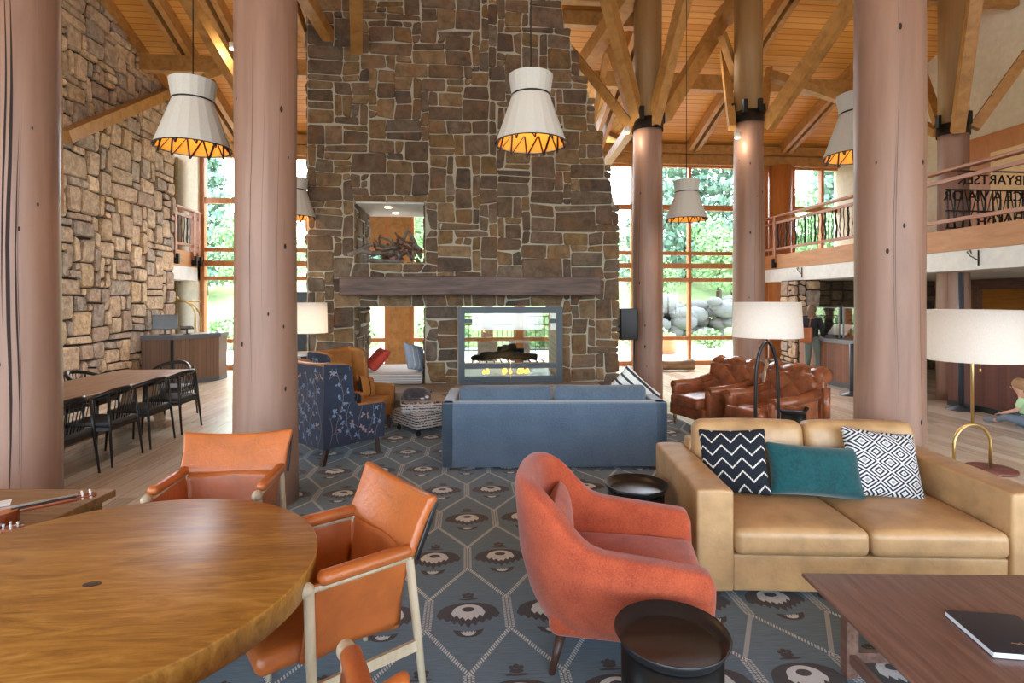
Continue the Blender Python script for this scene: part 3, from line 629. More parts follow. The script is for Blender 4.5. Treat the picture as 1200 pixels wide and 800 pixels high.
def motif(cx, cy):
    def tr(P, z, mi): flat([(cx+x*1.15, cy+y*1.12) for x, y in P], z, mi)
    def strip(top, bot, z, mi):       # quads between two edges (lists of (x,y) with the same x)
        for i in range(len(top)-1): tr([top[i], top[i+1], bot[i+1], bot[i]], z, mi)
    n = 18; T = []; B = []
    for i in range(n+1):              # brown umbrella with a ragged lower edge
        x = -.152+.304*i/n; u = abs(x)/.152; T.append((x, .105*math.sqrt(max(0, 1-u**2.2))-.03)); B.append((x, -.035-.075*(1-u)**.8 - (.035 if i % 2 else 0)*(1-u*.5)))
    strip(T, B, .0116, 1)
    n = 12; T = []; B = []
    for i in range(n+1):              # pale inner crest
        x = -.082+.164*i/n; u = abs(x)/.082; T.append((x, .075*math.sqrt(max(0, 1-u**2))-.018)); B.append((x, -.02-.045*(1-u) - (.024 if i % 2 else 0)))
    strip(T, B, .0121, 2)
    tr([(.032*math.cos(a*PI/6), .012+.022*math.sin(a*PI/6)) for a in range(12)], .0126, 1)
    T = []; B = []; n = 10
    for i in range(n+1):              # small cup underneath
        x = -.07+.14*i/n; u = abs(x)/.07; T.append((x, -.155-.02*(1-u))); B.append((x, -.158-.058*math.sqrt(max(0, 1-u*u))))
    strip(T, B, .0116, 1)
    T = [(x*.5, -.168-(.012 if i % 2 else 0)) for i, (x, y) in enumerate(T)]; B = [(x*.5, -.172-.032*math.sqrt(max(0, 1-(abs(x)/.07)**2))) for x, y in B]; strip(T, B, .0121, 2)
    for (dx, dy, a, b) in ((0, .105, .05, .008), (0, .128, .03, .014), (-.02, .15, .012, .012), (.02, .15, .012, .012), (0, .158, .012, .014)):
        tr([(dx+a*math.cos(k_*PI/5), dy+b*math.sin(k_*PI/5)) for k_ in range(10)], .0116, 1)
X0, Y0 = -.2, 4.22
def hexv(i, j):                        # lower end of the upright edge
    return (X0+HW*i+(HW/2 if j % 2 else 0), Y0+HR*j)
for j in range(-8, 8):
    for i in range(-7, 10):
        a = hexv(i, j); b = (a[0], a[1]+.30)
        for off in (-.026, -.007, .012): ladder(a, b, off, .014, 24, .006)
        up1 = (a[0]+HW/2, a[1]+HR); up2 = (a[0]-HW/2, a[1]+HR)
        for e_ in (up1, up2): ladder(b, e_, -.012, .024, 26, .014 if e_ is up1 else -.014)
        motif(a[0]+HW/2, a[1]+.17)
o = tag(mb.make('patterned_carpet', CARP, weld=False), 'blue grey carpet with white hexagon lines and brown fan motifs under the seating', 'carpet')
# ================================================================ small soft helpers
def crown(amt):
    def f(p, h):
        k_ = max(0, 1-(p.x/h.x)**2)*max(0, 1-(p.y/h.y)**2); p = p.copy(); p.z += amt*k_*(1 if p.z > 0 else -.4); return p
    return f
def pillow_fn(th, pinch=.12):
    def f(p, h):
        u, v = p.x/h.x, p.z/h.z; k_ = (max(0, 1-u**4)*max(0, 1-v**4))**.6; p = p.copy()
        p.y = p.y*(.12+.88*k_)*th; s_ = 1-pinch*(1-v*v)*abs(u)**3*.6; p.x *= s_; p.z *= 1-pinch*(1-u*u)*abs(v)**3*.6; return p
    return f
def pillow(name, label, cat, loc, size, mats, rz, tilt=.25, roll=0, group=None, th=1):
    q = MB(); q.rbox((0, 0, 0), (size[0], size[2], size[1]), .02, 14, fn=pillow_fn(th)); o = q.make(name, mats, weld=True); tag(o, label, cat, group)
    o.location = loc; o.rotation_mode = 'QUATERNION'
    o.rotation_quaternion = (Matrix.Rotation(rz, 4, 'Z') @ Matrix.Rotation(-tilt, 4, 'X') @ Matrix.Rotation(roll, 4, 'Y')).to_quaternion(); return o
# ================================================================ ROUND TABLE
tc = CW(-1.53, 2.01)
t = thing('round_table', 'large round honey-coloured wooden table with thick edge in the left foreground', 'table', tc)
a = NT('honey_table'); co_ = a.co((1.1, 7, 5), rot=(0, 0, .35)); v = a.noise(co_, 2.3, 9, .68, 1.8); v2 = a.noise(a.co(), 1.7, 3)
brd = a.n('ShaderNodeTexVoronoi'); brd.inputs['Scale'].default_value = 1.9; a.l(a.co((.8, 3.6, 1), rot=(0, 0, .35)), brd.inputs[0])
f = a.math('ADD', a.math('MULTIPLY', v, .75), a.math('ADD', a.math('MULTIPLY', v2, .14), a.math('MULTIPLY', brd.outputs[1], .12)))
a.base(a.ramp(f, [(.30, (104, 68, 28)), (.42, (148, 102, 42)), (.54, (174, 126, 56)), (.68, (196, 152, 84))])); a.pr(.36, spec=.45); a.bump(v, .12, .003)
q = MB(); R_ = .768; pr = [(0.001, .745), (R_-.006, .745), (R_-.001, .743), (R_, .738), (R_-.008, .648), (R_-.02, .64), (.001, .64)][::-1]
q.lathe(pr, 96, caps=False); q.make('tabletop', a.m, t)
q = MB(); q.lathe([(.26, 0), (.27, .05), (.16, .12), (.13, .4), (.2, .66)], 32); q.make('pedestal', M['darkwood'], t)
q = MB(); q.ball((0, 0, 0), .02, 8, (1.6, 1, .08)); q.make('knot', M['darkwood'], t, loc=tuple(Matrix.Rotation(0, 3, 'Z') @ (G(108, 684, .745)-tc-Vector((0, 0, 0)))))
# ================================================================ LEATHER ARMCHAIRS AROUND IT
def sling_chair(label, loc, rz, group='leather armchairs around the round table'):
    t = thing('leather_armchair', label, 'chair', loc, rz, group)
    for s_ in (-1, 1):
        q = MB(); q.tube([(s_*.30, -.20, 0), (s_*.292, -.212, .35), (s_*.285, -.22, .67)], [.013, .019, .021], 12); q.ball((s_*.285, -.236, .672), .029, 8, (1, 1.25, 1)); q.make('leg', M['ash'], t)
        q = MB(); q.tube([(s_*.30, .27, 0), (s_*.292, .235, .35), (s_*.285, .20, .67)], [.013, .019, .019], 12); q.ball((s_*.285, .2, .672), .022, 8); q.make('leg', M['ash'], t)
        q = MB(); q.bar((s_*.293, -.2, .29), (s_*.295, .24, .29), .016, .045); q.make('stretcher', M['ash'], t)
        q = MB(); q.tube([(s_*.285, -.235, .664), (s_*.285, .22, .664)], .013, 10); q.make('arm_rail', M['ash'], t)
        q = MB(); q.rbox((s_*.287, .012, .698), (.064, .40, .056), .027, 6); q.make('arm_pad', M['orange'], t)
        q = MB(); q.rbox((s_*.3225, .262, .775), (.012, .022, .24), .004, 3, R=Matrix.Rotation(-.42, 3, 'X')); q.make('back_strap', M['blackwood'], t)
    q = MB()                                    # sling: sides and back in one bent hide
    def sl(u, v):
        # u runs left front -> back -> right front, v from the top edge down to the seat
        L = u*3; top, bot = .675, .385
        if L < 1: x, y, nx_, ny_ = -1, -1+L*1.55, -1, 0
        elif L < 2: x, y, nx_, ny_ = -1+(L-1)*2, .55, 0, 1
        else: x, y, nx_, ny_ = 1, .55-(L-2)*1.55, 1, 0
        ax, ay = abs(x)**1, y
        rr = 1-.13*v**2
        X = x*.285*rr*(1-.05*math.sin(v*PI)); Y = y*.235+.06*(1-v)*(y > .5)*1
        if L < 1 or L > 2:
            k_ = L if L < 1 else 3-L; Y = -.21+.41*k_-.03*v*(1-k_)+.0; Y -= .0
        else: k_ = L-1; Y = .20-.05*v+.018*math.sin(k_*PI)+.004*math.sin(k_*26)*v
        return Vector((X, Y, top+(bot-top)*v+.006*math.sin(L*9+v*4)))
    q.grid(sl, 48, 10); o = q.make('sling', M['orange'], t); sm_ = o.modifiers.new('Solid', 'SOLIDIFY'); sm_.thickness = .014; sm_.offset = 0
    q = MB(); q.rbox((0, -.09, .405), (.485, .58, .085), .04, 12, fn=lambda p, h: p+Vector((-.05*p.x/h.x*max(0, -p.y/h.y)**2, 0, .012*(1-(p.x/h.x)**2)-.03*max(0, -p.y/h.y)**3-.03*max(0, p.y/h.y)**2))); q.make('seat', M['orange'], t)
    q = MB(); q.rbox((0, 0, 0), (.63, .048, .25), .022, 12, fn=lambda p, h: p+Vector((.02*p.x/h.x*max(0, p.z/h.z), .045*(1-(p.x/h.x)**2)-.0, .014*(p.x/h.x)**2*(1 if p.z > 0 else -.3))))
    o = q.make('head_cushion', M['orange'], t); o.location = (0, .245, .79); o.rotation_euler = (-.42, 0, 0)
    return t
ch1 = sling_chair('orange leather armchair behind the round table, in front of the log column', CW(-1.72, 3.22), rot_of(.12, -1))
c_ = CW(-.77, 2.40)
dup(ch1, c_, rot_of(-.77, -.63), 'orange leather armchair seen from its side at the right edge of the round table')
dup(ch1, CW(-.66, 1.345), rot_of(-.45, .89), 'orange leather armchair at the bottom edge of the picture with only one arm showing')
# ================================================================ SIDE TABLE WITH UKULELES
t = thing('wooden_side_table', 'brown wooden side table behind the round table holding the ukuleles', 'table', CW(-2.95, 2.85), -YAW)
sw = wood('oak_brown', [(118, 88, 48), (144, 110, 64), (158, 124, 78)], (2, 16, 8), .5, 2)
q = MB(); q.rbox((0, 0, .60), (1.16, .84, .045), .006, 3); q.make('tabletop', sw, t)
q = MB(); q.bx(-.52, .52, -.36, -.34, .48, .58); q.bx(-.52, .52, .34, .36, .48, .58); q.bx(.5, .52, -.36, .36, .48, .58); q.bx(-.52, -.5, -.36, .36, .48, .58); q.make('apron', sw, t)
for sx in (-1, 1):
    for sy in (-1, 1): q = MB(); q.rbox((sx*.5, sy*.35, .29), (.06, .06, .58), .006, 2); q.make('leg', sw, t)
M['mahog'] = wood('mahogany', [(112, 50, 24), (150, 74, 38)], (3, 12, 12), .25, 2, coat=.4)
def ukulele(label, loc, rz):
    t = thing('ukulele', label, 'ukulele', loc, rz, 'ukuleles on the side table')   # neck along +x
    out = []
    for i in range(48):
        a_ = 2*PI*i/48; r_ = .5; x = .13*math.cos(a_); wv = .085+.012*math.cos(2*a_)-.016*math.cos(a_)+.0
        out.append((x-.12, wv*math.sin(a_)*(1-.22*math.exp(-((x-.015)/.03)**2))))
    q = MB(); q.prism(out, 0.002, .062); q.make('body', M['mahog'], t)
    q = MB(); q.prism([(x*.97-.003, y*.97) for x, y in out], .062, .065); q.lathe([(.026, .0655), (.026, .066)], 20, (-.05, 0, 0)); q.make('soundboard', wood('spruce', [(178, 104, 50), (200, 126, 68)], (2, 20, 8), .3, 2), t)
    q = MB(); q.rbox((.135, 0, .052), (.29, .036, .022), .009, 4); q.make('neck', M['mahog'], t)
    q = MB(); q.rbox((.12, 0, .068), (.3, .038, .006), .002, 2)
    for i in range(9): q.box((.02+i*.028, 0, .0715), (.0015, .036, .0015))
    q.make('fingerboard', M['blackwood'], t)
    q = MB(); q.prism([(.275, -.019), (.36, -.03), (.375, 0), (.36, .03), (.275, .019)], .05, .063); hs = q.make('headstock', M['mahog'], t)
    for sx, sy in ((.3, 1), (.34, 1), (.3, -1), (.34, -1)):
        q = MB(); q.tube([(sx, sy*.018, .05), (sx, sy*.018, .078)], .004, 8); q.ball((sx, sy*.018, .08), .006, 6); q.ball((sx, sy*.04, .056), .008, 6, (1, 1, .7)); q.make('tuning_peg', plain_white, hs)
    q = MB(); q.bx(-.20, -.19, -.035, .035, .066, .074); q.make('bridge', M['blackwood'], t)
    q = MB()
    for i in range(4): q.tube([(-.195, -.018+i*.012, .075), (.28, -.013+i*.0085, .0745)], .0006, 4)
    q.make('strings', plain_white, t); return t
plain_white = plain('nickel_white', (220, 218, 212), .3)
ztop = .6235
uk = G(30, 594, ztop+.06); hd = G(112, 578, ztop+.06); d_ = (hd-uk).normalized()
u1 = ukulele('ukulele with a white sheet lying on its body, farther from the camera', (hd.x-d_.x*.32, hd.y-d_.y*.32, ztop), math.atan2(d_.y, d_.x)); u1.scale = (.87, 1, 1)
pp = G(29, 616, ztop+.06); d2 = Vector((1, -.02, 0)).normalized(); dup(u1, (pp.x-.32, pp.y, ztop), -.09, 'ukulele nearest the camera with only its headstock in view')
m = MB(); m.box((0, 0, 0), (.15, .11, .0012)); o = m.make('paper_sheet', plain('paper', (236, 236, 234), .7)); tag(o, 'white paper sheet lying on the farther ukulele', 'paper')
o.location = (*CW(-2.67, 2.80)[:2], ztop+.0765); o.rotation_euler = (0, 0, math.atan2(d_.y, d_.x)-.1)
# ================================================================ RUST ARMCHAIR
def tub_chair():
    t = thing('rust_armchair', 'rust red chenille tub armchair turned sideways in the middle foreground', 'armchair', CW(.515, 2.79), rot_of(.985, -.17))
    q = MB(); hw, dpt = .37, .37
    LA, LB = .42, 0
    def plan(u):                       # U seen from above, opening towards -y
        a0 = .30
        if u < a0: k_ = u/a0; return Vector((-hw, -.40+.44*k_, 0)), Vector((-1, 0, 0))
        if u > 1-a0: k_ = (1-u)/a0; return Vector((hw, -.40+.44*k_, 0)), Vector((1, 0, 0))
        k_ = (u-a0)/(1-2*a0); th = PI*(1-k_); cc, ss = math.cos(th), math.sin(th); ex = .75
        return Vector((hw*math.copysign(abs(cc)**ex, cc), .04+.36*abs(ss)**ex, 0)), Vector((cc/ hw, ss/.36, 0)).normalized()
    def sec(u, v):
        p, n_ = plan(u); e_ = min(u, 1-u); k_ = max(0, min(1, (p.y-.06)/.33)); k_ = k_*k_*(3-2*k_)
        h = .575+.055*max(0, min(1, (p.y+.4)/.5))+.265*k_; th = .125-.02*k_
        zb = .17; end = min(1, e_/.035); rd = math.sqrt(max(0, 1-(1-end)**2)); h2 = h-.06*(1-rd); th2 = th*(.45+.55*rd)
        a_ = v*2*PI; zc = (h2+zb)/2; hh = (h2-zb)/2
        ca, sa = math.cos(a_), math.sin(a_)
        z = zc+hh*math.copysign(abs(sa)**.42, sa); o_ = th2/2*math.copysign(abs(ca)**.42, ca)
        lean = -.13*max(0, (.52-z)/.36)**1.5+.035*k_*max(0, z-.5)/.4
        p2 = p+n_*(o_+lean-th/2+.03); return Vector((p2.x, p2.y-(.015 if end < 1 else 0)*0, z))
    q.grid(sec, 80, 36, cv=True)
    for u in (0, 1):
        q.add([sec(u, j/36) for j in range(36)], [tuple(range(36))], True)
    q.make('shell', M['red'], t)
    q = MB(); q.rbox((0, -.05, .26), (.58, .66, .17), .05, 8); q.make('seat_base', M['red'], t)
    q = MB(); q.rbox((0, -.09, .385), (.55, .62, .13), .05, 10, fn=crown(.03)); q.make('seat_cushion', M['red'], t)
    q = MB(); q.rbox((0, 0, 0), (.5, .12, .36), .05, 10, fn=pillow_fn(1.0, .02)); o = q.make('back_cushion', M['red'], t); o.location = (0, .25, .56); o.rotation_euler = (-.1, 0, 0)
    for sx in (-1, 1):
        for sy, yy in ((-1, -.30), (1, .22)):
            q = MB(); q.tube([(sx*.24, yy, .2), (sx*.28, yy+sy*.045, 0)], [.024, .013], 12); q.make('leg', M['darkwood'], t)
    t.scale = (1.06, 1.08, 1); return t
tub_chair()
# ================================================================ DRUM TABLES
def drum(label, loc, rz=0):
    t = thing('drum_side_table', label, 'side table', loc, rz, 'round black tray side tables')
    q = MB(); q.lathe([(.172, 0), (.172, .30), (.168, .30)], 48, caps=True); q.make('wooden_drum', wood('oak_drum', [(150, 108, 60), (178, 134, 82)], (8, 8, 1), .5, 2), t)
    q = MB(); q.lathe([(.176, .16), (.178, .44), (.15, .445)], 48, caps=False); q.make('metal_band', plain('dark_band', (30, 34, 36), .3, .6), t)
    q = MB(); q.lathe([(.001, .445), (.165, .445), (.178, .452), (.203, .50), (.200, .5015), (.175, .458), (.163, .453), (.001, .4535)], 64, caps=False); q.make('tray', plain('tray_black', (34, 33, 35), .3, .2), t)
    return t
dr = drum('round black tray side table in the near foreground beside the rust armchair', CW(.605, 2.07), .3); dr.scale = (1.06, 1.06, 1)
dup(dr, CW(.85, 3.74), 1, 'round black tray side table between the rust armchair and the blue sofa')
dup(dr, CW(3.25, 6.42), 1, 'round black tray side table beside the brown tufted leather chairs')
# ================================================================ TAN SOFA
sx0 = 1.075; sf = CW(1.075+.995, 3.14)
def tan_sofa():
    t = thing('tan_sofa', 'tan leather two-seat sofa with wide square arms in front of the log column', 'sofa', sf, -YAW-.04)
    Wd, Dp = 1.99, 1.08
    for s_ in (-1, 1):
        q = MB(); q.rbox((s_*(Wd/2-.108), Dp/2, .35), (.215, Dp, .59), .018, 8, fn=lambda p, h: p+Vector((0, 0, .008*(1-(p.x/h.x)**2) if p.z > 0 else 0))); q.make('arm', M['tan'], t)
    q = MB(); q.rbox((0, Dp/2+.01, .16), (Wd-.43, Dp-.02, .215), .014, 6); q.make('base', M['tan'], t)
    q = MB(); q.rbox((0, Dp-.09, .46), (Wd-.43, .16, .5), .02, 6); q.make('back_frame', M['tan'], t)
    w2 = (Wd-.43)/2
    for s_ in (-1, 1):
        q = MB(); q.rbox((s_*w2/2, .36, .345), (w2-.008, .74, .155), .045, 12, fn=crown(.035)); q.make('seat_cushion', M['tan'], t)
        q = MB(); q.rbox((0, 0, 0), (w2-.008, .2, .46), .07, 10, fn=lambda p, h: p+Vector((0, -.03*(1-(p.x/h.x)**2)*(1-(p.z/h.z)**2), .012*(1-(p.x/h.x)**2)))); o = q.make('back_cushion', M['tan'], t); o.location = (s_*w2/2, .83, .645); o.rotation_euler = (-.15, 0, 0)
        for y in (.1, Dp-.1): q = MB(); q.rbox((s_*(Wd/2-.09), y, .028), (.14, .09, .056), .005, 2); q.make('foot', M['darkwood'], t)
tan_sofa()
# patterned cushions on it
def zig_mat():
    a = NT('zigzag'); tc_ = a.n('ShaderNodeTexCoord'); sp = a.n('ShaderNodeSeparateXYZ'); a.l(tc_.outputs['Object'], sp.inputs[0])
    tri = a.math('ABSOLUTE', a.math('SUBTRACT', a.math('FRACT', a.math('DIVIDE', sp.outputs[0], .125)), .5))
    v = a.math('FRACT', a.math('DIVIDE', a.math('ADD', sp.outputs[2], a.math('MULTIPLY', tri, .13)), .085))
    line = a.math('LESS_THAN', v, .15); dots = a.math('GREATER_THAN', a.math('SINE', a.math('MULTIPLY', sp.outputs[0], 620)), -.75)
    a.base(a.mix(a.math('MULTIPLY', line, dots), (30, 34, 42), (222, 220, 210))); a.pr(.9, spec=.2); a.bump(line, .3, .003); return a.m
def dia_mat():
    a = NT('diamonds'); tc_ = a.n('ShaderNodeTexCoord'); sp = a.n('ShaderNodeSeparateXYZ'); a.l(tc_.outputs['Object'], sp.inputs[0])
    u = a.math('ABSOLUTE', a.math('SUBTRACT', a.math('FRACT', a.math('ADD', a.math('DIVIDE', sp.outputs[0], .165), .5)), .5))
    v = a.math('ABSOLUTE', a.math('SUBTRACT', a.math('FRACT', a.math('ADD', a.math('DIVIDE', sp.outputs[2], .125), .5)), .5))
    d = a.math('ADD', u, v); ring = a.math('GREATER_THAN', a.math('FRACT', a.math('MULTIPLY', d, 5.2)), .5); cen = a.math('LESS_THAN', d, .11)
    a.base(a.mix(cen, a.mix(ring, (34, 40, 54), (206, 206, 204)), (150, 150, 150))); a.pr(.9, spec=.2); return a.m
so = -YAW-.04
def on_sofa(lx, ly, z): 
    R2 = Matrix.Rotation(so, 3, 'Z'); return sf+R2 @ Vector((lx, ly, z))
pillow('zigzag_cushion', 'black cushion with white zigzag lines leaning at the left end of the tan sofa', 'cushion', on_sofa(-.57, .60, .645), (.44, .44, .17), zig_mat(), so-.45, .42, -.12)
pillow('teal_cushion', 'long teal velvet cushion in the middle of the tan sofa', 'cushion', on_sofa(-.06, .53, .605), (.62, .34, .2), M['teal'], so+.05, .42, .08)
pillow('diamond_cushion', 'black and white diamond patterned cushion at the right end of the tan sofa', 'cushion', on_sofa(.42, .585, .64), (.5, .46, .16), dia_mat(), so+.1, .42, .13)
# ================================================================ COFFEE TABLE AND BOOK
t = thing('coffee_table', 'dark walnut coffee table in the right foreground with a black book on it', 'table', CW(1.42, 2.66), -YAW-.02)
q = MB(); q.rbox((.8, -.47, .41), (1.62, .95, .028), .008, 4, fn=lambda p, h: Vector((p.x-(.03*(1 if p.x > 0 else -1) if p.z < 0 else 0), p.y-(.03*(1 if p.y > 0 else -1) if p.z < 0 else 0), p.z))); q.make('tabletop', M['walnut'], t)
for x, y in ((.15, -.12), (1.45, -.12), (.15, -.84), (1.45, -.84)): q = MB(); q.rbox((x, y, .2), (.055, .055, .4), .004, 2); q.make('leg', M['walnut'], t)
for a_, b_ in (((.15, -.12, .1), (1.45, -.12, .1)), ((.15, -.84, .1), (1.45, -.84, .1)), ((.15, -.12, .1), (.15, -.84, .1)), ((1.45, -.12, .1), (1.45, -.84, .1))): q = MB(); q.bar(a_, b_, .03, .045); q.make('stretcher', M['walnut'], t)
bc = (G(1103, 725, .445)+G(1190, 775, .445))/2; bdir = rot_of(.2, -1)
bk = thing('book', 'dark navy hardcover book with gold lettering on the coffee table', 'book', (*CW(1.935, 2.145)[:2], .4245), -YAW-.13)
q = MB(); q.rbox((0, 0, .0012), (.27, .28, .002), .0008, 2); q.rbox((0, 0, .0225), (.27, .28, .002), .0008, 2); q.bx(.133, .136, -.14, .14, 0, .0235); cv = q.make('cover', plain('navy_cover', (40, 44, 54), .45), bk)
q = MB(); q.bx(-.131, .132, -.137, .137, .0022, .0215); q.make('pages', plain('pages', (226, 230, 236), .7), bk)
gold = plain('gold', (196, 160, 110), .35, .6)
text('lettering', '~wQow', .045, (-.03, -.085, .0236), (0, 0, 0), gold, cv, .0003, 1.3)
# ================================================================ FIREBOX, NICHES, BENCH
t = thing('glass_firebox', 'grey steel framed see-through gas fire with glass doors in the stone chimney', 'fireplace', (.74, 8.74, .425))
x0, x1, z1 = -.83, .84, 1.22
M['fsteel'] = plain('blued_steel', (72, 80, 88), .5, 0)
q = MB(); q.bx(x0, x0+.1, -.05, .04, 0, z1); q.bx(x1-.1, x1, -.05, .04, 0, z1); q.bx(x0+.1, x1-.1, -.05, .04, z1-.1, z1); q.bx(x0+.1, x1-.1, -.05, .04, 0, .04)
for x in (x0+.05, x1-.05):
    for z in (.12, .45, .8, 1.12): q.ball((x, -.052, z), .012, 5)
q.make('frame', M['fsteel'], t)
for a_, b_, s_ in ((x0+.1, .0, 1), (.0, x1-.1, -1)):
    q = MB(); q.bx(a_+.003, b_-.003, -.012, -.006, .04, z1-.1); q.make('glass_door', M['fglass'], t)
    q = MB(); q.bx(a_+.003, b_-.003, -.03, .0, .24, .32); q.bx(a_+.003, b_-.003, -.03, 0, .04, .12); q.make('door_rail', M['fsteel'], t)
    q = MB(); xx = a_ if s_ > 0 else b_; q.bx(xx, xx+s_*.12, -.03, 0, .96, 1.03); q.make('hinge', M['fsteel'], t)
q = MB(); q.bx(x0+.1, x1-.1, 1.33, 1.34, .02, z1-.1); q.make('rear_glass', M['fglass'], t)
q = MB(); q.bx(x0+.05, x1-.05, .02, 1.35, 0, .06); q.make('burner_tray', M['black'], t)
q = MB(); rnd = random.Random(3)
for i in range(11): q.tube([(-.6+i*.12, .35, .3), (-.6+i*.12, .9, .3)], .012, 6)
q.make('grate', M['black'], t)
for i, (a_, b_, r_) in enumerate((((-.45, .5, .38), (.1, .62, .42), .07), ((-.05, .7, .36), (.5, .55, .36), .06), ((-.3, .8, .36), (.3, .85, .44), .055), ((-.15, .55, .49), (.12, .75, .52), .06), ((-.6, .6, .34), (-.35, .75, .36), .05))):
    q = MB(); a_, b_ = Vector(a_), Vector(b_); q.tube([a_.lerp(b_, k_/5)+Vector((0, .01*math.sin(k_*2+i), .015*math.sin(k_*3+i))) for k_ in range(6)], [r_*(1+.12*math.sin(k_*2.3+i)) for k_ in range(6)], 9); q.make('log', plain('charred_%d' % i, (30, 28, 26), .95), t)
fl = emit('flame', (255, 150, 50), 7)
for i, x in enumerate((-.42, -.36, -.08, .02, .16, .21, .27, .3)):
    q = MB(); s_ = .03+.012*(i % 3); q.lathe([(.001, .0), (s_*.7, s_*.4), (s_*.8, s_*.9), (s_*.3, s_*1.9), (.001, s_*2.6)], 10); q.make('flame', fl, t, loc=(x, .2+.03*(i % 2), .12))
lamp('fire_glow', 'POINT', (0, .25, .25), 12, (1, .55, .2), .1, parent=t)
# driftwood
t = thing('driftwood', 'tangle of grey brown driftwood roots in the upper chimney niche', 'driftwood', (-1.2, 9.0, 2.34))
rnd = random.Random(21); dw = [wood('drift_grey', [(84, 76, 70), (140, 132, 124)], (3, 3, 3), .9, 4), wood('drift_brown', [(70, 46, 34), (118, 84, 62)], (3, 3, 3), .9, 4), wood('drift_pink', [(110, 84, 76), (168, 142, 132)], (3, 3, 3), .9, 4)]
q = MB(); q.tube([(-.62, -.25, .13), (-.42, -.2, .2), (-.25, -.12, .16), (0, -.05, .2), (.2, 0, .14)], [.03, .045, .04, .045, .02], 8); q.tube([(-.5, -.2, .19), (-.3, -.1, .3), (0, 0, .29)], [.02, .025, .02], 7); q.tube([(-.35, -.15, .06), (-.1, -.1, .04), (.2, -.05, .05)], [.03, .04, .03], 7); q.make('long_branch', dw[0], t)
for i in range(44):
    q = MB(); c = Vector((rnd.uniform(-.1, .42), rnd.uniform(-.12, .2), rnd.uniform(.08, .32))); L = []; d = Vector([rnd.gauss(0, 1), rnd.gauss(0, .6), rnd.gauss(0, .7)]).normalized()
    for k_ in range(6): L.append(c.copy()); c = c+d*rnd.uniform(.05, .09); d = (d+Vector([rnd.gauss(0, .4) for _ in range(3)])).normalized(); c.z = max(.03, c.z); c.x = min(.5, c.x)
    q.tube(L, [rnd.uniform(.022, .045)*(1-.13*k_) for k_ in range(6)], 7); q.make('root', dw[i % 3], t)
q = MB(); q.tube([(.1, 0, .2), (.22, 0, .42), (.28, .02, .56), (.34, .02, .46), (.42, 0, .28), (.5, 0, .1)], [.03, .035, .035, .035, .04, .03], 8); q.make('root', dw[0], t)
# bench cushion and pillows in the lower niche
def stripes(name, c1, c2, axis, p, duty=.35, wob=0):
    a = NT(name); tc_ = a.n('ShaderNodeTexCoord'); sp = a.n('ShaderNodeSeparateXYZ'); a.l(tc_.outputs['Object'], sp.inputs[0]); x = sp.outputs[axis]
    if wob: x = a.math('ADD', x, a.math('MULTIPLY', a.noise(a.co(), 22, 2), wob))
    f_ = a.math('LESS_THAN', a.math('FRACT', a.math('DIVIDE', x, p)), duty); f2 = a.math('GREATER_THAN', a.noise(a.co((1, 1, 1)), 55, 2), .44) if wob else 1.0
    a.base(a.mix(a.math('MULTIPLY', f_, f2), c1, c2)); a.pr(.95, spec=.2); return a.m
q = MB(); q.rbox((-1.19, 9.33, .52), (1.05, 1.3, .17), .03, 6); tag(q.make('bench_cushion', stripes('bench_ticking', (206, 204, 200), (120, 120, 126), 2, .028, .3)), 'pale striped bench cushion in the lower chimney niche', 'cushion')
pillow('red_cushion', 'round-edged red cushion leaning at the left of the niche bench', 'cushion', (-1.42, 9.12, .79), (.42, .42, .16), plain('brick_red', (176, 62, 48), .85), -1.0, .75, .1)
pillow('plaid_cushion', 'grey and white checked cushion leaning at the right of the niche bench', 'cushion', (-.80, 9.05, .82), (.46, .46, .15), stripes('plaid', (150, 162, 178), (206, 208, 210), 0, .12, .2, .04), 1.05, .4, .25)
# ================================================================ BLUE SOFA
bs = CW(.44, 5.57)
t = thing('blue_sofa', 'long slate blue velvet sofa seen from behind, facing the fire', 'sofa', bs, -YAW+.02+PI)   # local front -y points to the fire
Wd, Dp = 2.31, .95
q = MB(); q.rbox((0, -.07, .38), (Wd, .14, .66), .02, 8); bk_ = q.make('back', M['blue'], t); q = MB(); q.tube([(-Wd/2+.012, -.008, .055), (-Wd/2+.012, -.008, .70), (Wd/2-.012, -.008, .70), (Wd/2-.012, -.008, .055)], .006, 6); q.make('edge_sheen_line', fabric('pale_edge_sheen', (128, 148, 168)), bk_)  # pale tubes added along the back for the velvet's light edge
q = MB(); q.rbox((0, -Dp/2-.05, .17), (Wd-.3, Dp-.12, .24), .02, 5); q.make('base', M['blue'], t)
for s_ in (-1, 1):
    q = MB(); q.rbox((s_*(Wd/2-.065), -Dp/2, .38), (.13, Dp, .66), .02, 6); q.make('arm', M['blue'], t)
    q = MB(); q.rbox((s_*.505, -.56, .38), (1.0, .74, .18), .05, 8, fn=crown(.03)); q.make('seat_cushion', M['blue'], t)
    q = MB(); q.rbox((0, 0, 0), (1.0, .2, .46), .07, 8, fn=pillow_fn(1, .03)); o = q.make('back_cushion', M['blue'], t); o.location = (s_*.505, -.255, .62); o.rotation_euler = (.1, 0, 0)
    for y in (-.09, -Dp+.09): q = MB(); q.rbox((s_*(Wd/2-.12), y, .026), (.09, .09, .052), .004, 2); q.make('foot', M['darkwood'], t)
pillow('striped_cushion', 'black and white striped cushion poking above the right end of the blue sofa', 'cushion', CW(1.33, 6.15, .70), (.5, .46, .15), stripes('bold_stripe', (206, 208, 202), (58, 62, 68), 2, .09, .3), -YAW-.1, -.1, .75)
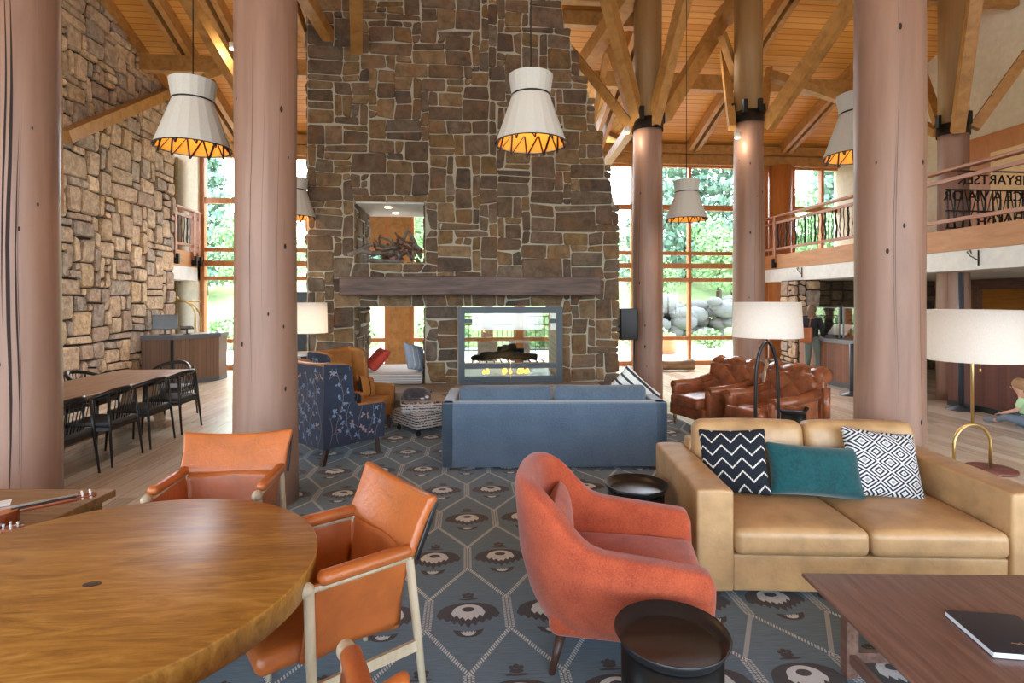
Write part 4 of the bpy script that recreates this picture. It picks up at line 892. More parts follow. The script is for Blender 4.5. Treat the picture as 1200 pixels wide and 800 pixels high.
# low leather bench between sofa and hearth
t = thing('leather_bench', 'low camel leather bench between the blue sofa and the hearth', 'bench', CW(-.48, 7.3), -YAW)
q = MB(); q.rbox((0, 0, .46), (.72, .5, .2), .05, 6, fn=crown(.02)); q.make('seat', M['camel'], t)
for a_ in (-1, 1):
    for b_ in (-1, 1): q = MB(); q.tube([(a_*.3, b_*.2, .38), (a_*.32, b_*.21, 0)], [.02, .014], 8); q.make('leg', M['darkwood'], t)
# ================================================================ FLORAL WING CHAIRS
NAVY = fabric('navy_cloth', (54, 62, 80), (42, 50, 66), 180, .9, .2)
FL = [NAVY, plain('vine', (128, 122, 124), .9), plain('petal_blue', (126, 148, 176), .9), plain('petal_pink', (176, 148, 146), .9)]
def floral(mb, place, w_, h_, inside, seed):
    rnd = random.Random(seed)
    def pt(u, v): return place(u, v)
    x = .08
    while x < w_:
        ph = rnd.uniform(0, 6); L = [(x+.045*math.sin(v*9+ph), v) for v in [h_*i/26 for i in range(27)]]
        for (a, b) in zip(L, L[1:]):
            if inside(*a) and inside(*b): mb.mi = 1; mb.add([pt(a[0]-.003, a[1]), pt(a[0]+.003, a[1]), pt(b[0]+.003, b[1]), pt(b[0]-.003, b[1])], [(0, 1, 2, 3)], False)
        v = rnd.uniform(.02, .08); sd = 1
        while v < h_:
            bx_ = x+.045*math.sin(v*9+ph); ex, ey = bx_+sd*rnd.uniform(.045, .07), v+.05
            if inside(bx_, v) and inside(ex+sd*.03, ey+.03):
                mb.mi = 1; mb.add([pt(bx_, v-.003), pt(bx_, v+.003), pt(ex, ey+.003), pt(ex, ey-.003)], [(0, 1, 2, 3)], False)
                mb.mi = 3 if rnd.random() < .25 else 2
                for k_ in range(rnd.choice((3, 4, 5))):
                    a = rnd.uniform(0, 6.28); cx, cy = ex+.02*math.cos(a), ey+.02*math.sin(a); ca, sa = math.cos(a), math.sin(a)
                    mb.add([pt(cx+.018*math.cos(b)*ca-.009*math.sin(b)*sa, cy+.018*math.cos(b)*sa+.009*math.sin(b)*ca) for b in [PI/4*i for i in range(8)]], [tuple(range(8))], False)
            v += rnd.uniform(.055, .085); sd = -sd
        x += rnd.uniform(.11, .15)
MYZ = Matrix(((0, 0, 1, 0), (1, 0, 0, 0), (0, 1, 0, 0), (0, 0, 0, 1)))
def wing_chair(label, loc, rz):
    t = thing('wing_chair', label, 'armchair', loc, rz, 'floral backed wing chairs')
    P = [(-.37, .19), (-.39, .57), (-.36, .60), (-.02, .61), (.03, .66), (.07, 1.03), (.12, 1.07), (.36, 1.10), (.37, .19)]
    def inpoly(y, z): return .21 < z < (.585 if y < .05 else 1.04) and -.355 < y < .35 and not (y > -.02 and y < .09 and z > .56)
    for s_ in (-1, 1):
        q = MB(); q.M = MYZ; q.prism(P, s_*.37-.035, s_*.37+.035); o = q.make('side_panel', M['camel'], t); bv = o.modifiers.new('Bevel', 'BEVEL'); bv.width = .012; bv.segments = 3
        q = MB(); q.M = MYZ; q.prism([(y if y < .3 else y+.048, z-.012 if z > .3 else z+.004) for y, z in P], s_*.4045, s_*.4085); q.M = Matrix.Identity(4)
        floral(q, lambda u, v: Vector((s_*.4095, -.37+u, .2+v)), .74, .9, lambda u, v: inpoly(-.37+u, .2+v), 5+s_); q.make('floral_cover', FL, t)
    q = MB(); q.rbox((0, .37, .645), (.80, .09, .91), .03, 6, fn=lambda p, h: p+Vector((0, 0, -.02*(1-(p.x/h.x)**2) if p.z > 0 else 0))); q.make('back', M['camel'], t)
    q = MB(); q.bx(-.406, .406, .4155, .4195, .2, 1.065); floral(q, lambda u, v: Vector((-.40+u, .4205, .21+v)), .80, .84, lambda u, v: .0 < u < .79 and v < .84, 9); q.make('floral_cover', FL, t)
    q = MB(); q.rbox((0, -.05, .26), (.67, .66, .14), .02, 4); q.make('base', M['camel'], t)
    q = MB(); q.rbox((0, -.07, .39), (.66, .66, .14), .045, 8, fn=crown(.03)); q.make('seat_cushion', M['camel'], t)
    q = MB(); q.rbox((0, .29, .75), (.62, .12, .62), .05, 8); q.make('back_cushion', M['camel'], t)
    for sx in (-1, 1):
        for y0_, y1_ in ((-.32, -.34), (.33, .39)): q = MB(); q.bar((sx*.33, y0_, .2), (sx*.34, y1_, 0), .045, .045); q.make('leg', M['darkwood'], t)
    return t
fx, fD = .61, .79
c0 = CW(-1.735-.79*.36, 6.02+.61*.36)
wc = wing_chair('wing chair showing its navy floral back, nearest the log column', c0, rot_of(fx, fD))
dup(wc, CW(-2.12, 7.32), rot_of(.95, -.32), 'camel leather wing chair farther back, turned to show its tan inside')
pillow('strap_cushion', 'small camel leather cushion with dark strap on the farther wing chair', 'cushion', CW(-1.95, 7.3, .60), (.34, .3, .12), stripes('strap', (176, 122, 66), (40, 32, 28), 0, .16, .12), rot_of(.95, -.32), .3, .2)
# ottoman with cat
t = thing('striped_ottoman', 'square black and white striped ottoman in front of the hearth', 'ottoman', CW(-1.18, 7.38), .62)
om = stripes('ottoman_weave', (196, 194, 190), (50, 50, 54), 2, .034, .42, .02)
q = MB(); q.rbox((0, 0, .19), (.62, .62, .2), .03, 6); q.make('base', om, t)
q = MB(); q.rbox((0, 0, 0), (.64, .64, .14), .04, 8, fn=crown(.02)); o = q.make('top_cushion', om, t); o.location = (0, 0, .355); o.rotation_euler = (0, 0, -.5)
for a_ in (-1, 1):
    for b_ in (-1, 1): q = MB(); q.tube([(a_*.25, b_*.25, .1), (a_*.25, b_*.25, .05)], .02, 8); q.ball((a_*.25, b_*.25, .032), .032, 8, (1, 1, 1)); q.make('castor', M['black'], t)
M['fur'] = fabric('grey_fur', (84, 80, 84), (52, 50, 54), 70, .95, .5)
ct = thing('sleeping_cat', 'small grey and white cat curled asleep on the striped ottoman', 'cat', CW(-1.27, 7.27, .445), .4)
J = [((.0, .02, .075), .088), ((-.11, .0, .08), .088), ((-.18, -.06, .06), .06), ((.1, -.02, .07), .07), ((.16, -.08, .06), .055), ((.13, -.14, .045), .05), ((.08, -.19, .04), .03), ((-.17, -.13, .03), .022), ((-.08, -.17, .022), .018), ((.0, -.18, .02), .014), ((.12, -.1, .02), .025), ((.04, -.15, .02), .02)]
skin('body', J, [(0, 1), (1, 2), (0, 3), (3, 4), (4, 5), (5, 6), (2, 7), (7, 8), (8, 9), (4, 10), (10, 11)], M['fur'], ct)
q = MB()
for s_ in (-1, 1): q.M = Matrix.Translation((.13+s_*.032, -.115, .085)); q.lathe([(.018, 0), (.012, .015), (.001, .035)], 8)
q.M = Matrix.Identity(4); q.make('ears', M['fur'], ct)
q = MB(); q.ball((.085, -.185, .045), .028, 8, (1, .8, .7)); q.ball((.02, -.165, .022), .022, 8, (1.6, .8, .7)); q.make('white_fur', plain('white_fur', (222, 220, 216), .9), ct)
# ================================================================ TUFTED LEATHER CHAIRS
def chester(label, loc, rz):
    t = thing('tufted_armchair', label, 'armchair', loc, rz, 'brown tufted leather armchairs')
    w_, d_ = .80, .95
    q = MB(); q.rbox((0, -.02, .235), (w_-.1, d_-.1, .17), .03, 5); q.make('base', M['chest'], t)
    q = MB(); q.rbox((0, -.12, .37), (w_-.22, .74, .15), .05, 8, fn=crown(.03)); q.make('seat_cushion', M['chest'], t)
    for s_ in (-1, 1):
        q = MB(); q.rbox((s_*(w_/2-.06), -.02, .38), (.12, .74, .38), .055, 8, fn=lambda p, h: p+Vector((0, 0, .05*(p.y/h.y)**2*(1 if p.y > 0 else .1) if p.z > 0 else 0))); q.tube([(s_*(w_/2-.045), -.37, .545), (s_*(w_/2-.045), .0, .56), (s_*(w_/2-.04), .34, .62)], [.065, .06, .07], 14); q.make('arm', M['chest'], t)
    q = MB()
    def tf(u, v):                        # deep diamond tufts on a rolled back
        x = (u-.5)*w_*1.02; s_ = v*.62
        ky = s_/.17; kx = x/.19; a_ = abs(math.sin(PI*(kx+ky)/2))*abs(math.sin(PI*(kx-ky)/2)); pf = .038*a_**.5*min(1, 8*min(u, 1-u))
        if v < .75: y, z, ny_, nz_ = .28+.12*v, .42+s_*.9, -1, .1
        else: th = (v-.75)/.25*PI*.95; y = .30+.12*.75+.085-.085*math.cos(th); z = .42+.465*.9+.085*math.sin(th); ny_, nz_ = -math.cos(th), math.sin(th)
        return Vector((x*(1+.03*v), y+ny_*pf, z+nz_*pf))
    q.grid(tf, 60, 60); q.tube([(-w_*.505, .46, .835), (w_*.505, .46, .835)], .085, 18); q.tube([(-w_*.50, .44, .7), (-w_*.5, .44, .3)], .05, 10); q.tube([(w_*.50, .44, .7), (w_*.5, .44, .3)], .05, 10); tb = q.make('tufted_back', M['chest'], t)
    for i in range(-3, 4):
        for j in range(0, 3):
            x_, s2_ = i*.1, (j*.19 if i % 2 == 0 else j*.19+.095)
            if 0 < s2_ < .46 and abs(x_) < .36: q = MB(); q.ball((x_, .275+.12*s2_/.62, .42+s2_*.9), .014, 6, (1, .6, 1)); q.make('button', M['chest'], tb)
    q = MB(); q.rbox((0, .43, .5), (w_, .09, .66), .03, 5); q.make('back_shell', M['chest'], t)
    for sx in (-1, 1):
        for y in (-.38, .36): q = MB(); q.lathe([(.012, 0), (.018, .03), (.014, .05), (.026, .1), (.03, .16)], 10, (sx*.3, y, 0)); q.make('leg', M['brass'] if y < 0 else M['darkwood'], t)
    return t
cc_ = chester('brown tufted leather armchair on the left, nearer the tall windows', CW(2.78, 7.62), rot_of(-.93, -.37))
dup(cc_, CW(3.22, 6.78), rot_of(-.93, -.37), 'brown tufted leather armchair on the right beside the arched lamp')
# ================================================================ FLOOR LAMPS
def shade(mb, r0, r1, z0, z1, n=48): mb.lathe([(r0, z0), (r1, z1), (r1-.006, z1), (r0-.006, z0)], n, caps=False)
t = thing('floor_lamp', 'floor lamp with white drum shade on an arched black iron base behind the tan sofa', 'lamp', CW(2.52, 5.4))
q = MB(); shade(q, .325, .305, 1.39, 1.735); q.make('lamp_shade', M['shade'], t)
q = MB()
A_ = [(-.13*math.cos(PI*k_/20)**1 if True else 0, 0, 0) for k_ in range(21)]
L = [(-.115, 0, 0), (-.12, 0, .3), (-.118, 0, .7)]+[(-.115*math.cos(th)*(1 if th < PI/2 else 1), 0, .92+.42*math.sin(th)) for th in [PI*k_/16 for k_ in range(17)]]+[(.118, 0, .7), (.12, 0, .3), (.115, 0, 0)]
q.tube(L, .016, 10); q.tube([(0, 0, 1.33), (0, 0, 1.6)], .01, 8); q.make('arched_stem', M['black'], t); q = MB(); q.rbox((0, 0, .012), (.34, .2, .024), .006, 2); q.make('base', M['black'], t)
lamp('glow', 'POINT', (0, 0, 1.55), 8, (1, .92, .82), .06, parent=t)
t = thing('brass_floor_lamp', 'brass floor lamp with wide white drum shade behind the right arm of the tan sofa', 'lamp', CW(4.72, 5.6), -YAW+.12)
q = MB(); shade(q, .42, .40, 1.14, 1.655, 64); q.make('lamp_shade', M['shade'], t)
q = MB(); q.tube([(0, 0, .48), (0, 0, 1.6)], .014, 12); q.make('stem', M['brass'], t)
q = MB(); q.tube([(-.21, 0, .0), (-.21, 0, .27)]+[(-.21*math.cos(th), 0, .27+.21*math.sin(th)) for th in [PI*k_/16 for k_ in range(1, 16)]]+[(.21, 0, .27), (.21, 0, .02)], .017, 12); q.make('arch', M['brass'], t)
q = MB(); q.lathe([(.21, 0), (.215, .012), (.21, .028), (.001, .028)], 40, (.22, 0, 0)); q.make('base', plain('brown_disc', (112, 66, 56), .4), t)
q = MB(); q.tube([(.06, -.03, 1.2), (.06, -.03, 1.05)], .002, 5); q.tube([(.06, -.03, 1.05), (.06, -.03, 1.02)], .008, 8); q.make('pull_chain', M['brass'], t)
lamp('glow', 'POINT', (0, 0, 1.4), 12, (1, .92, .82), .06, parent=t)
t = thing('floor_lamp', 'floor lamp with white drum shade left of the chimney behind the wing chairs', 'lamp', CW(-2.95, 7.95))
q = MB(); shade(q, .255, .245, 1.28, 1.72); q.make('lamp_shade', M['shade'], t); q = MB(); q.tube([(0, 0, 0), (0, 0, 1.6)], .012, 8); q.lathe([(.14, 0), (.14, .02), (.02, .03)], 24); q.make('stem', M['black'], t)
lamp('glow', 'POINT', (0, 0, 1.5), 16, (1, .82, .62), .06, parent=t)
t = thing('black_shade_lamp', 'thin floor lamp with black square shade between the chimney and the braced column', 'lamp', CW(1.93, 9.15))
q = MB(); q.rbox((0, 0, 1.36), (.28, .28, .52), .01, 2); q.make('lamp_shade', M['black'], t); q = MB(); q.tube([(.12, 0, 0), (.12, 0, 1.2)], .012, 8); q.lathe([(.12, 0), (.12, .02), (.01, .03)], 20, (.12, 0, 0)); q.make('stem', M['black'], t)
q = MB(); q.bx(-.3, .3, -.03, .03, .35, 1.9); q.bx(-.3, -.22, -.2, .2, 0, .35); q.bx(.22, .3, -.2, .2, 0, .35); tag(q.make('display_panel', M['black'], loc=CW(-3.75, 9.6)), 'tall black display panel left of the stone chimney', 'panel')
# white round table edge by wing chairs
t = thing('white_side_table', 'small white round side table beside the farther wing chair', 'side table', CW(-2.85, 7.3)); q = MB(); q.lathe([(.22, 1.02), (.22, 1.05), (.001, 1.05)], 32); q.make('tabletop', M['white'], t); q = MB(); q.lathe([(.16, 0), (.03, .03), (.025, 1.02)], 20); q.make('stem', M['white'], t)
# ================================================================ PENDANTS
M['pend'] = shade_mat('pendant_cloth', (206, 204, 196), .12); M['liner'] = shade_mat('liner_bulb_glow', (240, 176, 92), .2)  # liner's amber holds the bulb's orange light in its colour
def pendant(label, loc, zt):
    t = thing('hanging_lamp', label, 'hanging lamp', loc, 0, 'flared white hanging lamps')
    q = MB(); n = 20; q.lathe([(.315, 0), (.17, .42), (.198, .60), (.192, .60), (.164, .42), (.309, 0)], n, caps=False, smooth=False); sh_ = q.make('lamp_shade', M['pend'], t)
    q = MB(); q.lathe([(.176, .415), (.176, .43)], 40, caps=False); q.make('neck_band', M['black'], sh_); q = MB(); q.lathe([(.318, -.004), (.318, .006), (.306, .006)], 40, caps=False); q.make('rim_band', M['black'], sh_)
    q = MB(); q.lathe([(.300, .004), (.155, .42)], 40, caps=False); q.lathe([(.001, .42), (.155, .42)], 40, caps=False); q.make('liner', M['liner'], t)
    for i in range(12):
        a0, a1 = 2*PI*i/12, 2*PI*(i+.2)/12
        q = MB(); q.bar((.306*math.cos(a0), .306*math.sin(a0), -.03), (.25*math.cos(a1), .25*math.sin(a1), .14), .014, .008); q.bar((.25*math.cos(a1+.03), .25*math.sin(a1+.03), .14), (.304*math.cos(a0+.5236), .304*math.sin(a0+.5236), -.03), .014, .008); q.make('lacing', M['blackwood'], sh_)
    q = MB(); q.tube([(0, 0, .4), (0, 0, zt)], .006, 6); q.make('cord', M['blackwood'], t)
    q = MB(); q.ball((0, 0, .3), .035, 8); q.make('bulb', M['bulb'], t)
    lamp('glow', 'POINT', (0, 0, .24), 9, (1, .66, .3), .05, parent=t); return t
def zt_at(x, y, z): return zroof(y)-z-.02
L1 = CW(-.584*4.95, 4.95, 3.13)
p_ = pendant('white flared hanging lamp on the left in front of the stone wall', L1, zt_at(*L1))
for X, D, z, lb in ((.0345*4.85, 4.85, 3.14, 'white flared hanging lamp in front of the stone chimney'), (.3195*8.45, 8.45, 3.0, 'white flared hanging lamp between the two banded log columns'), (3.40, 5.35, 3.16, 'white flared hanging lamp half hidden behind the big right log column'), (-3.34, 8.4, 3.02, 'white flared hanging lamp half hidden left of the chimney')):
    l_ = CW(X, D, z); dup(p_, l_, 0, lb)
# ================================================================ DINING TABLE AND CHAIRS
t = thing('long_dining_table', 'long wooden dining table beside the left stone wall', 'table', (-4.44, 6.85, 0))
tw = wood('table_oak', [(120, 88, 62), (158, 124, 94), (172, 140, 110)], (14, 1, 4), .35, 2)
q = MB(); q.rbox((0, 0, .725), (1.0, 3.0, .05), .008, 4); q.make('tabletop', tw, t)
for y in (-1.1, 1.1):
    for sx in (-1, 1): q = MB(); q.bar((sx*.12, y, .7), (sx*.25, y, .08), .1, .09, up=(0, 1, 0)); q.make('leg', tw, t)
    q = MB(); q.bx(-.36, .36, y-.06, y+.06, 0, .08); q.make('foot', tw, t)
q = MB(); q.bx(-.05, .05, -1.1, 1.1, .12, .22); q.make('stretcher', tw, t)
def spindle_chair(label, loc, rz):
    t = thing('spindle_chair', label, 'chair', loc, rz, 'black spindle-back chairs around the long table')
    for sx in (-1, 1):
        q = MB(); q.tube([(sx*.27, -.24, 0), (sx*.25, -.22, .44), (sx*.24, -.2, .62)], [.011, .017, .012], 8); q.make('leg', M['blackwood'], t)
        q = MB(); q.tube([(sx*.27, .26, 0), (sx*.245, .22, .44), (sx*.235, .2, .75)], [.011, .017, .013], 8); q.make('leg', M['blackwood'], t)
        q = MB(); q.bar((sx*.25, -.21, .40), (sx*.245, .21, .40), .02, .04); q.make('side_rail', M['blackwood'], t)
    q = MB(); q.rbox((0, 0, .445), (.47, .45, .05), .02, 6, fn=crown(.012)); q.make('seat', plain('seat_pad', (58, 56, 58), .6), t)
    for y_ in (-.21, .21): q = MB(); q.bar((-.25, y_, .40), (.25, y_, .40), .02, .04); q.make('cross_rail', M['blackwood'], t)
    q = MB(); n = 20; L = []
    for k_ in range(n+1):
        th = PI*k_/n; L.append((-.285*math.cos(th), .265*math.sin(th)**.8-.0-.10*(abs(math.cos(th))), .66+.14*math.sin(th)))
    q.tube(L, [.014+.014*math.sin(PI*k_/n) for k_ in range(n+1)], 8); q.make('bow_rail', M['blackwood'], t)
    for k_ in range(7):
        x = -.15+.05*k_; q = MB(); q.tube([(x*.9, .19, .45), (x*1.1, .25-.25*x*x*2, .785)], .0055, 6); q.make('spindle', M['blackwood'], t)
    return t
ys = (5.62, 6.33, 7.03, 7.74)
nm = ('nearest the camera, beside the cracked column', 'second from the camera', 'third from the camera', 'at the far corner beside the desk')
s0 = spindle_chair('black spindle-back chair right of the long table, '+nm[0], (-3.95, ys[0], 0), rot_of(-1, 0)+.0)
for y, n_ in zip(ys[1:], nm[1:]): dup(s0, (-3.93, y, 0), PI/2+PI+.0, 'black spindle-back chair right of the long table, '+n_)
s0.rotation_euler = (0, 0, -PI/2)
for y, n_ in zip(ys, ('nearest the camera', 'second from the camera', 'third from the camera', 'at the far corner')): dup(s0, (-4.98, y, 0), PI/2, 'black spindle-back chair between long table and stone wall, '+n_)
dup(s0, (-4.4, 8.62, 0), 0, 'black spindle-back chair at the far end of the long table')
# ================================================================ LEFT DESK
dpoly = [(-6.5, 11.65), (-5.93, 11.7), (-5.36, 12.5), (-5.36, 12.9), (-5.8, 12.9), (-6.2, 12.2), (-6.5, 12.2)]
t = thing('concierge_desk', 'angled wooden desk with grey top at the end of the left stone wall', 'desk', (-5.93, 11.7, 0))
o_ = lambda P, k_=1.0: [((x+5.93)*k_, (y-11.7)*k_) for x, y in P]
dm = planks('desk_boards', [(98, 72, 54), (108, 80, 60), (118, 88, 67)], 0, .05, (4, 4, 1), .5, .08)
q = MB(); q.prism(o_(dpoly), .1, .95); q.make('body', dm, t)
q = MB(); q.prism(o_([(x+(.03 if x > -6 else 0), y-(.04 if y < 12 else -.02)) for x, y in dpoly]), .955, 1.04); q.make('desktop', plain('slate_top', (92, 96, 104), .35), t)
q = MB(); q.prism(o_([(x, y+.02) for x, y in dpoly]), 0, .1); q.make('plinth', plain('plinth_grey', (90, 92, 96), .5), t)
q = MB(); q.bar((0, 0, .1), (0, 0, .95), .05, .05, up=(0, 1, 0)); q.make('corner_trim', M['black'], t)
t = thing('computer_monitor', 'white-backed computer monitor on the left desk', 'monitor', (-6.2, 11.95, 1.042), .35)
q = MB(); q.rbox((0, .0, .26), (.46, .04, .3), .01, 3, R=Matrix.Rotation(-.15, 3, 'X')); q.make('screen', plain('monitor_grey', (110, 118, 128), .4), t); q = MB(); q.bx(-.1, .1, -.08, .08, 0, .015); q.bar((0, .02, 0), (0, .02, .2), .04, .03, up=(0, 1, 0)); q.make('stand', M['black'], t)
t = thing('card_reader', 'black card reader on a tilted stand on the left desk', 'card reader', (-5.8, 12.02, 1.042), .6); q = MB(); q.rbox((0, 0, .14), (.24, .12, .02), .005, 2, R=Matrix.Rotation(.5, 3, 'X')); q.make('screen', M['black'], t); q = MB(); q.bar((0, 0, 0), (0, 0, .13), .03, .03, up=(0, 1, 0)); q.bx(-.06, .06, -.05, .05, 0, .012); q.make('stand', M['black'], t)
t = thing('desk_screen', 'clear acrylic guard standing on the left desk', 'guard', (-5.62, 12.35, 1.042), math.atan2(.8, .57)); q = MB(); q.bx(-.3, .3, -.004, .004, 0, .95); q.make('sheet', M['glass'], t); q = MB(); q.bx(-.32, -.3, -.05, .05, 0, .02); q.bx(.3, .32, -.05, .05, 0, .02); q.make('foot', M['steel'], t)
t = thing('luggage_cart', 'brass luggage cart with arched rails behind the left desk', 'luggage cart', (-6.75, 13.5, 0), .2)
q = MB()
for y in (-.25, .25): q.tube([(-.45, y, .25), (-.45, y, 1.35)]+[(-.45*math.cos(th), y*(1-.9*math.sin(th)), 1.35+.42*math.sin(th)) for th in [PI*k_/12 for k_ in range(1, 12)]]+[(.45, y, 1.35), (.45, y, .25)], .022, 8)
q.tube([(-.45, 0, 1.72), (.5, 0, 1.72)], .02, 8); q.ball((0, 0, 1.8), .05, 8); q.make('rail_frame', M['brass'], t)
q = MB(); q.rbox((0, 0, .22), (1.0, .58, .06), .02, 3); q.make('deck', plain('cart_red', (96, 36, 34), .8), t)
for a_ in (-.4, .4):
    for b_ in (-.22, .22):
        q = MB(); q.M = Matrix.Translation((a_, b_, .09)) @ Matrix.Rotation(PI/2, 4, 'X'); q.lathe([(.09, -.02), (.09, .02)], 20); q.M = Matrix.Identity(4); q.bar((a_, b_, .09), (a_, b_, .2), .03, .06, up=(0, 1, 0)); q.make('wheel', M['black'], t)
def curtain(loc, w_, h_, label):
    q = MB(); q.grid(lambda u, v: Vector((-w_/2+w_*u, .045*math.sin(u*38)+.01*math.sin(v*5+u*9), h_*v)), 80, 8); o = q.make('curtain', fabric('olive_drape', (128, 108, 62), (96, 80, 44), 60, .9), loc=loc); s2 = o.modifiers.new('Solid', 'SOLIDIFY'); s2.thickness = .008; tag(o, label, 'curtain')
curtain((-7.28, YW-.2, .55), .42, 1.75, 'olive curtain under the small left balcony'); curtain((-7.32, YW-.2, 3.0), .5, 2.3, 'olive curtain above the small left balcony')
t = thing('easel', 'wooden easel with a sign standing behind the left desk by the window', 'easel', (-5.05, 13.3, 0), -.3)
q = MB(); q.bar((-.3, 0, 0), (-.03, .03, 1.75), .03, .03); q.bar((.3, 0, 0), (.03, .03, 1.75), .03, .03); q.bar((0, .5, 0), (0, .04, 1.75), .03, .03); q.bx(-.3, .3, -.04, 0, .8, .84); q.make('frame', M['wallwood'], t)
# ================================================================ RIGHT COUNTERS
cw_ = planks('counter_panel', [(104, 60, 40), (128, 78, 54), (142, 92, 66)], 1, .06, (2, 2, 3), .5, .12)
t = thing('service_counter', 'reddish wooden service counter with grey top beside the woman', 'counter', (7.55, 10.75, 0))
q = MB(); q.bx(0, .7, -.95, .95, .1, .88); q.make('body', cw_, t); q = MB(); q.bx(-.05, .76, -1.0, 1.0, .885, .97); q.make('countertop', plain('grey_top', (112, 114, 118), .35), t)
q = MB(); q.bx(.02, .7, -.93, .93, 0, .1); q.bx(-.03, .0, -.98, -.92, .0, .88); q.make('kick_plate', plain('kick_grey', (84, 86, 90), .5), t)
t = thing('tall_counter', 'dark red-brown panelled counter behind the brass lamp shade', 'counter', (8.1, 6.2, 0)); q = MB(); q.bx(0, .6, -2.6, 2.3, .09, 1.15); q.make('body', planks('dark_panel', [(70, 32, 22), (92, 44, 30), (104, 54, 38)], 1, .05, (2, 2, 6), .55, .1), t); q = MB(); q.bx(-.04, .64, -2.64, 2.34, 1.155, 1.2); q.make('countertop', M['darkwood'], t); q = MB(); q.bx(-.02, .6, -2.6, 2.3, 0, .09); q.make('plinth', M['black'], t)
for i, (y, z) in enumerate(((10.0, 0), (10.9, 0))):
    t = thing('sneeze_guard', 'clear framed guard on the service counter, '+('nearer the camera', 'behind the nearer one')[i], 'guard', (7.62, y, .972)); q = MB(); q.bx(-.003, .003, -.38, .38, .02, .62); q.make('sheet', M['glass'], t); q = MB()
    for a_ in (-.39, .39): q.bx(-.012, .012, a_-.012, a_+.012, 0, .64)
    q.bx(-.01, .01, -.38, .38, .62, .64); q.make('frame', M['steel'], t)
t = thing('till_screen', 'tilted white till screen on the service counter', 'till', (7.82, 10.75, .972), -1.2); q = MB(); q.rbox((0, 0, .17), (.42, .3, .03), .01, 3, R=Matrix.Rotation(.7, 3, 'X')); q.make('screen', M['white'], t); q = MB(); q.rbox((0, .02, .06), (.2, .2, .12), .02, 3); q.make('base', M['black'], t)
q = MB(); q.rbox((0, 0, .11), (.22, .3, .22), .02, 3); tag(q.make('receipt_printer', M['black'], loc=(7.9, 10.3, .972)), 'black receipt printer on the service counter beside the till', 'printer')
def stanchion(loc, label, h=1.55):
    t = thing('stanchion', label, 'post', loc); q = MB(); q.lathe([(.2, 0), (.2, .012), (.06, .05), (.05, .07)], 32); q.make('base', M['pgrey'], t); q = MB(); q.tube([(0, 0, .06), (0, 0, h)], .038, 16); q.make('pole', M['pgrey'], t)
M['pgrey'] = plain('post_grey', (66, 70, 78), .45, .3)
stanchion(CW(.822*8.75, 8.75), 'dark grey round-based post behind the brass lamp stem', 2.2); stanchion(CW(.622*10.1, 10.1), 'dark grey post with round base at the near corner of the service counter', .95)
for i, (px, py) in enumerate(((792, 431), (905, 431))):
    g_ = G(px, py+3); q = MB(); rr_ = .14 if i == 0 else .17
    q.tube([(-.45 if i == 0 else -.18, 0, rr_), (-.15, .02, rr_*.9), (.15, 0, rr_*.95), (.45 if i == 0 else .18, 0, rr_*1.08)], [rr_*.9, rr_*.8, rr_*.85, rr_], 14); tag(q.make('timber_log', wood('pale_log_%d' % i, [(120, 92, 64), (170, 138, 104)], (1, 6, 6), .7, 3), loc=(g_.x, min(g_.y, 14.0), 0)), ('long pale log lying on the floor by the tall windows', 'short thick log lying on the floor behind the arched lamp')[i], 'log')
# wall hooks under balcony
for y, wh in ((7.9, 'nearer the camera'), (12.4, 'near the far windows')):
    q = MB(); q.tube([(-.01, 0, 2.30), (-.01, 0, 2.54)], .012, 6); q.tube([(-.01, 0, 2.38), (-.01, .14, 2.46), (-.01, .2, 2.53), (-.01, .14, 2.55), (-.01, .12, 2.5)], .008, 6); tag(q.make('iron_hook', M['black'], loc=(XR-.002, y, 0)), 'small black iron hook bracket on the white balcony edge, '+wh, 'hook')
# ================================================================ PEOPLE
def hand(J, E, w_, dirv, side, s=1):
    """five short bent fingers continuing from wrist joint index W_"""
    W_ = w_; p = Vector(J[W_][0]); d = Vector(dirv).normalized(); sd = Vector(side).normalized(); palm = len(J); J.append((tuple(p+d*.05*s), .02*s)); E.append((W_, palm))
    for k_, ln in enumerate((.055, .065, .062, .048)):
        b = p+d*.085*s+sd*(-.027+.018*k_)*s; i = len(J); J.append((tuple(b), .0085*s)); J.append((tuple(b+d*ln*.6*s+Vector((0, 0, -.006))), .0075*s)); J.append((tuple(b+d*ln*s+Vector((0, 0, -.02*s))), .006*s)); E += [(palm, i), (i, i+1), (i+1, i+2)]
    i = len(J); J.append((tuple(p+d*.04*s-sd*.03*s), .01*s)); J.append((tuple(p+d*.075*s-sd*.045*s), .0075*s)); E += [(palm, i), (i, i+1)]
wm = thing('person', 'woman in black top and grey-green leggings standing at the service counter', 'person', CW(6.45, 11.72), rot_of(.75, .62))
J = [((0, 0, .90), .095), ((0, .01, 1.08), .085), ((0, 0, 1.27), .115), ((0, .01, 1.39), .055), ((0, 0, 1.45), .045), ((0, -.005, 1.54), .078), ((0, 0, 1.60), .07)]
E = [(0, 1), (1, 2), (2, 3), (3, 4), (4, 5), (5, 6)]
for s_ in (-1, 1):
    b = len(J); fwd = .07*s_
    J += [((s_*.085, 0, .84), .07), ((s_*.09, -.02+fwd*.5, .48), .052), ((s_*.09, .02+fwd, .28), .05), ((s_*.095, .03+fwd, .09), .034), ((s_*.10, -.06+fwd, .035), .034), ((s_*.105, -.14+fwd, .025), .026)]
    E += [(0, b), (b, b+1), (b+1, b+2), (b+2, b+3), (b+3, b+4), (b+4, b+5)]
    b = len(J); J += [((s_*.155, .01, 1.35), .05), ((s_*.20, .02, 1.10), .038), ((s_*.16, -.16, .98), .03), ((s_*.10, -.25, 1.02), .024)]
    E += [(2, b), (b, b+1), (b+1, b+2), (b+2, b+3)]; hand(J, E, b+3, (-s_*.3, -1, .1), (s_*1, -.3, 0))
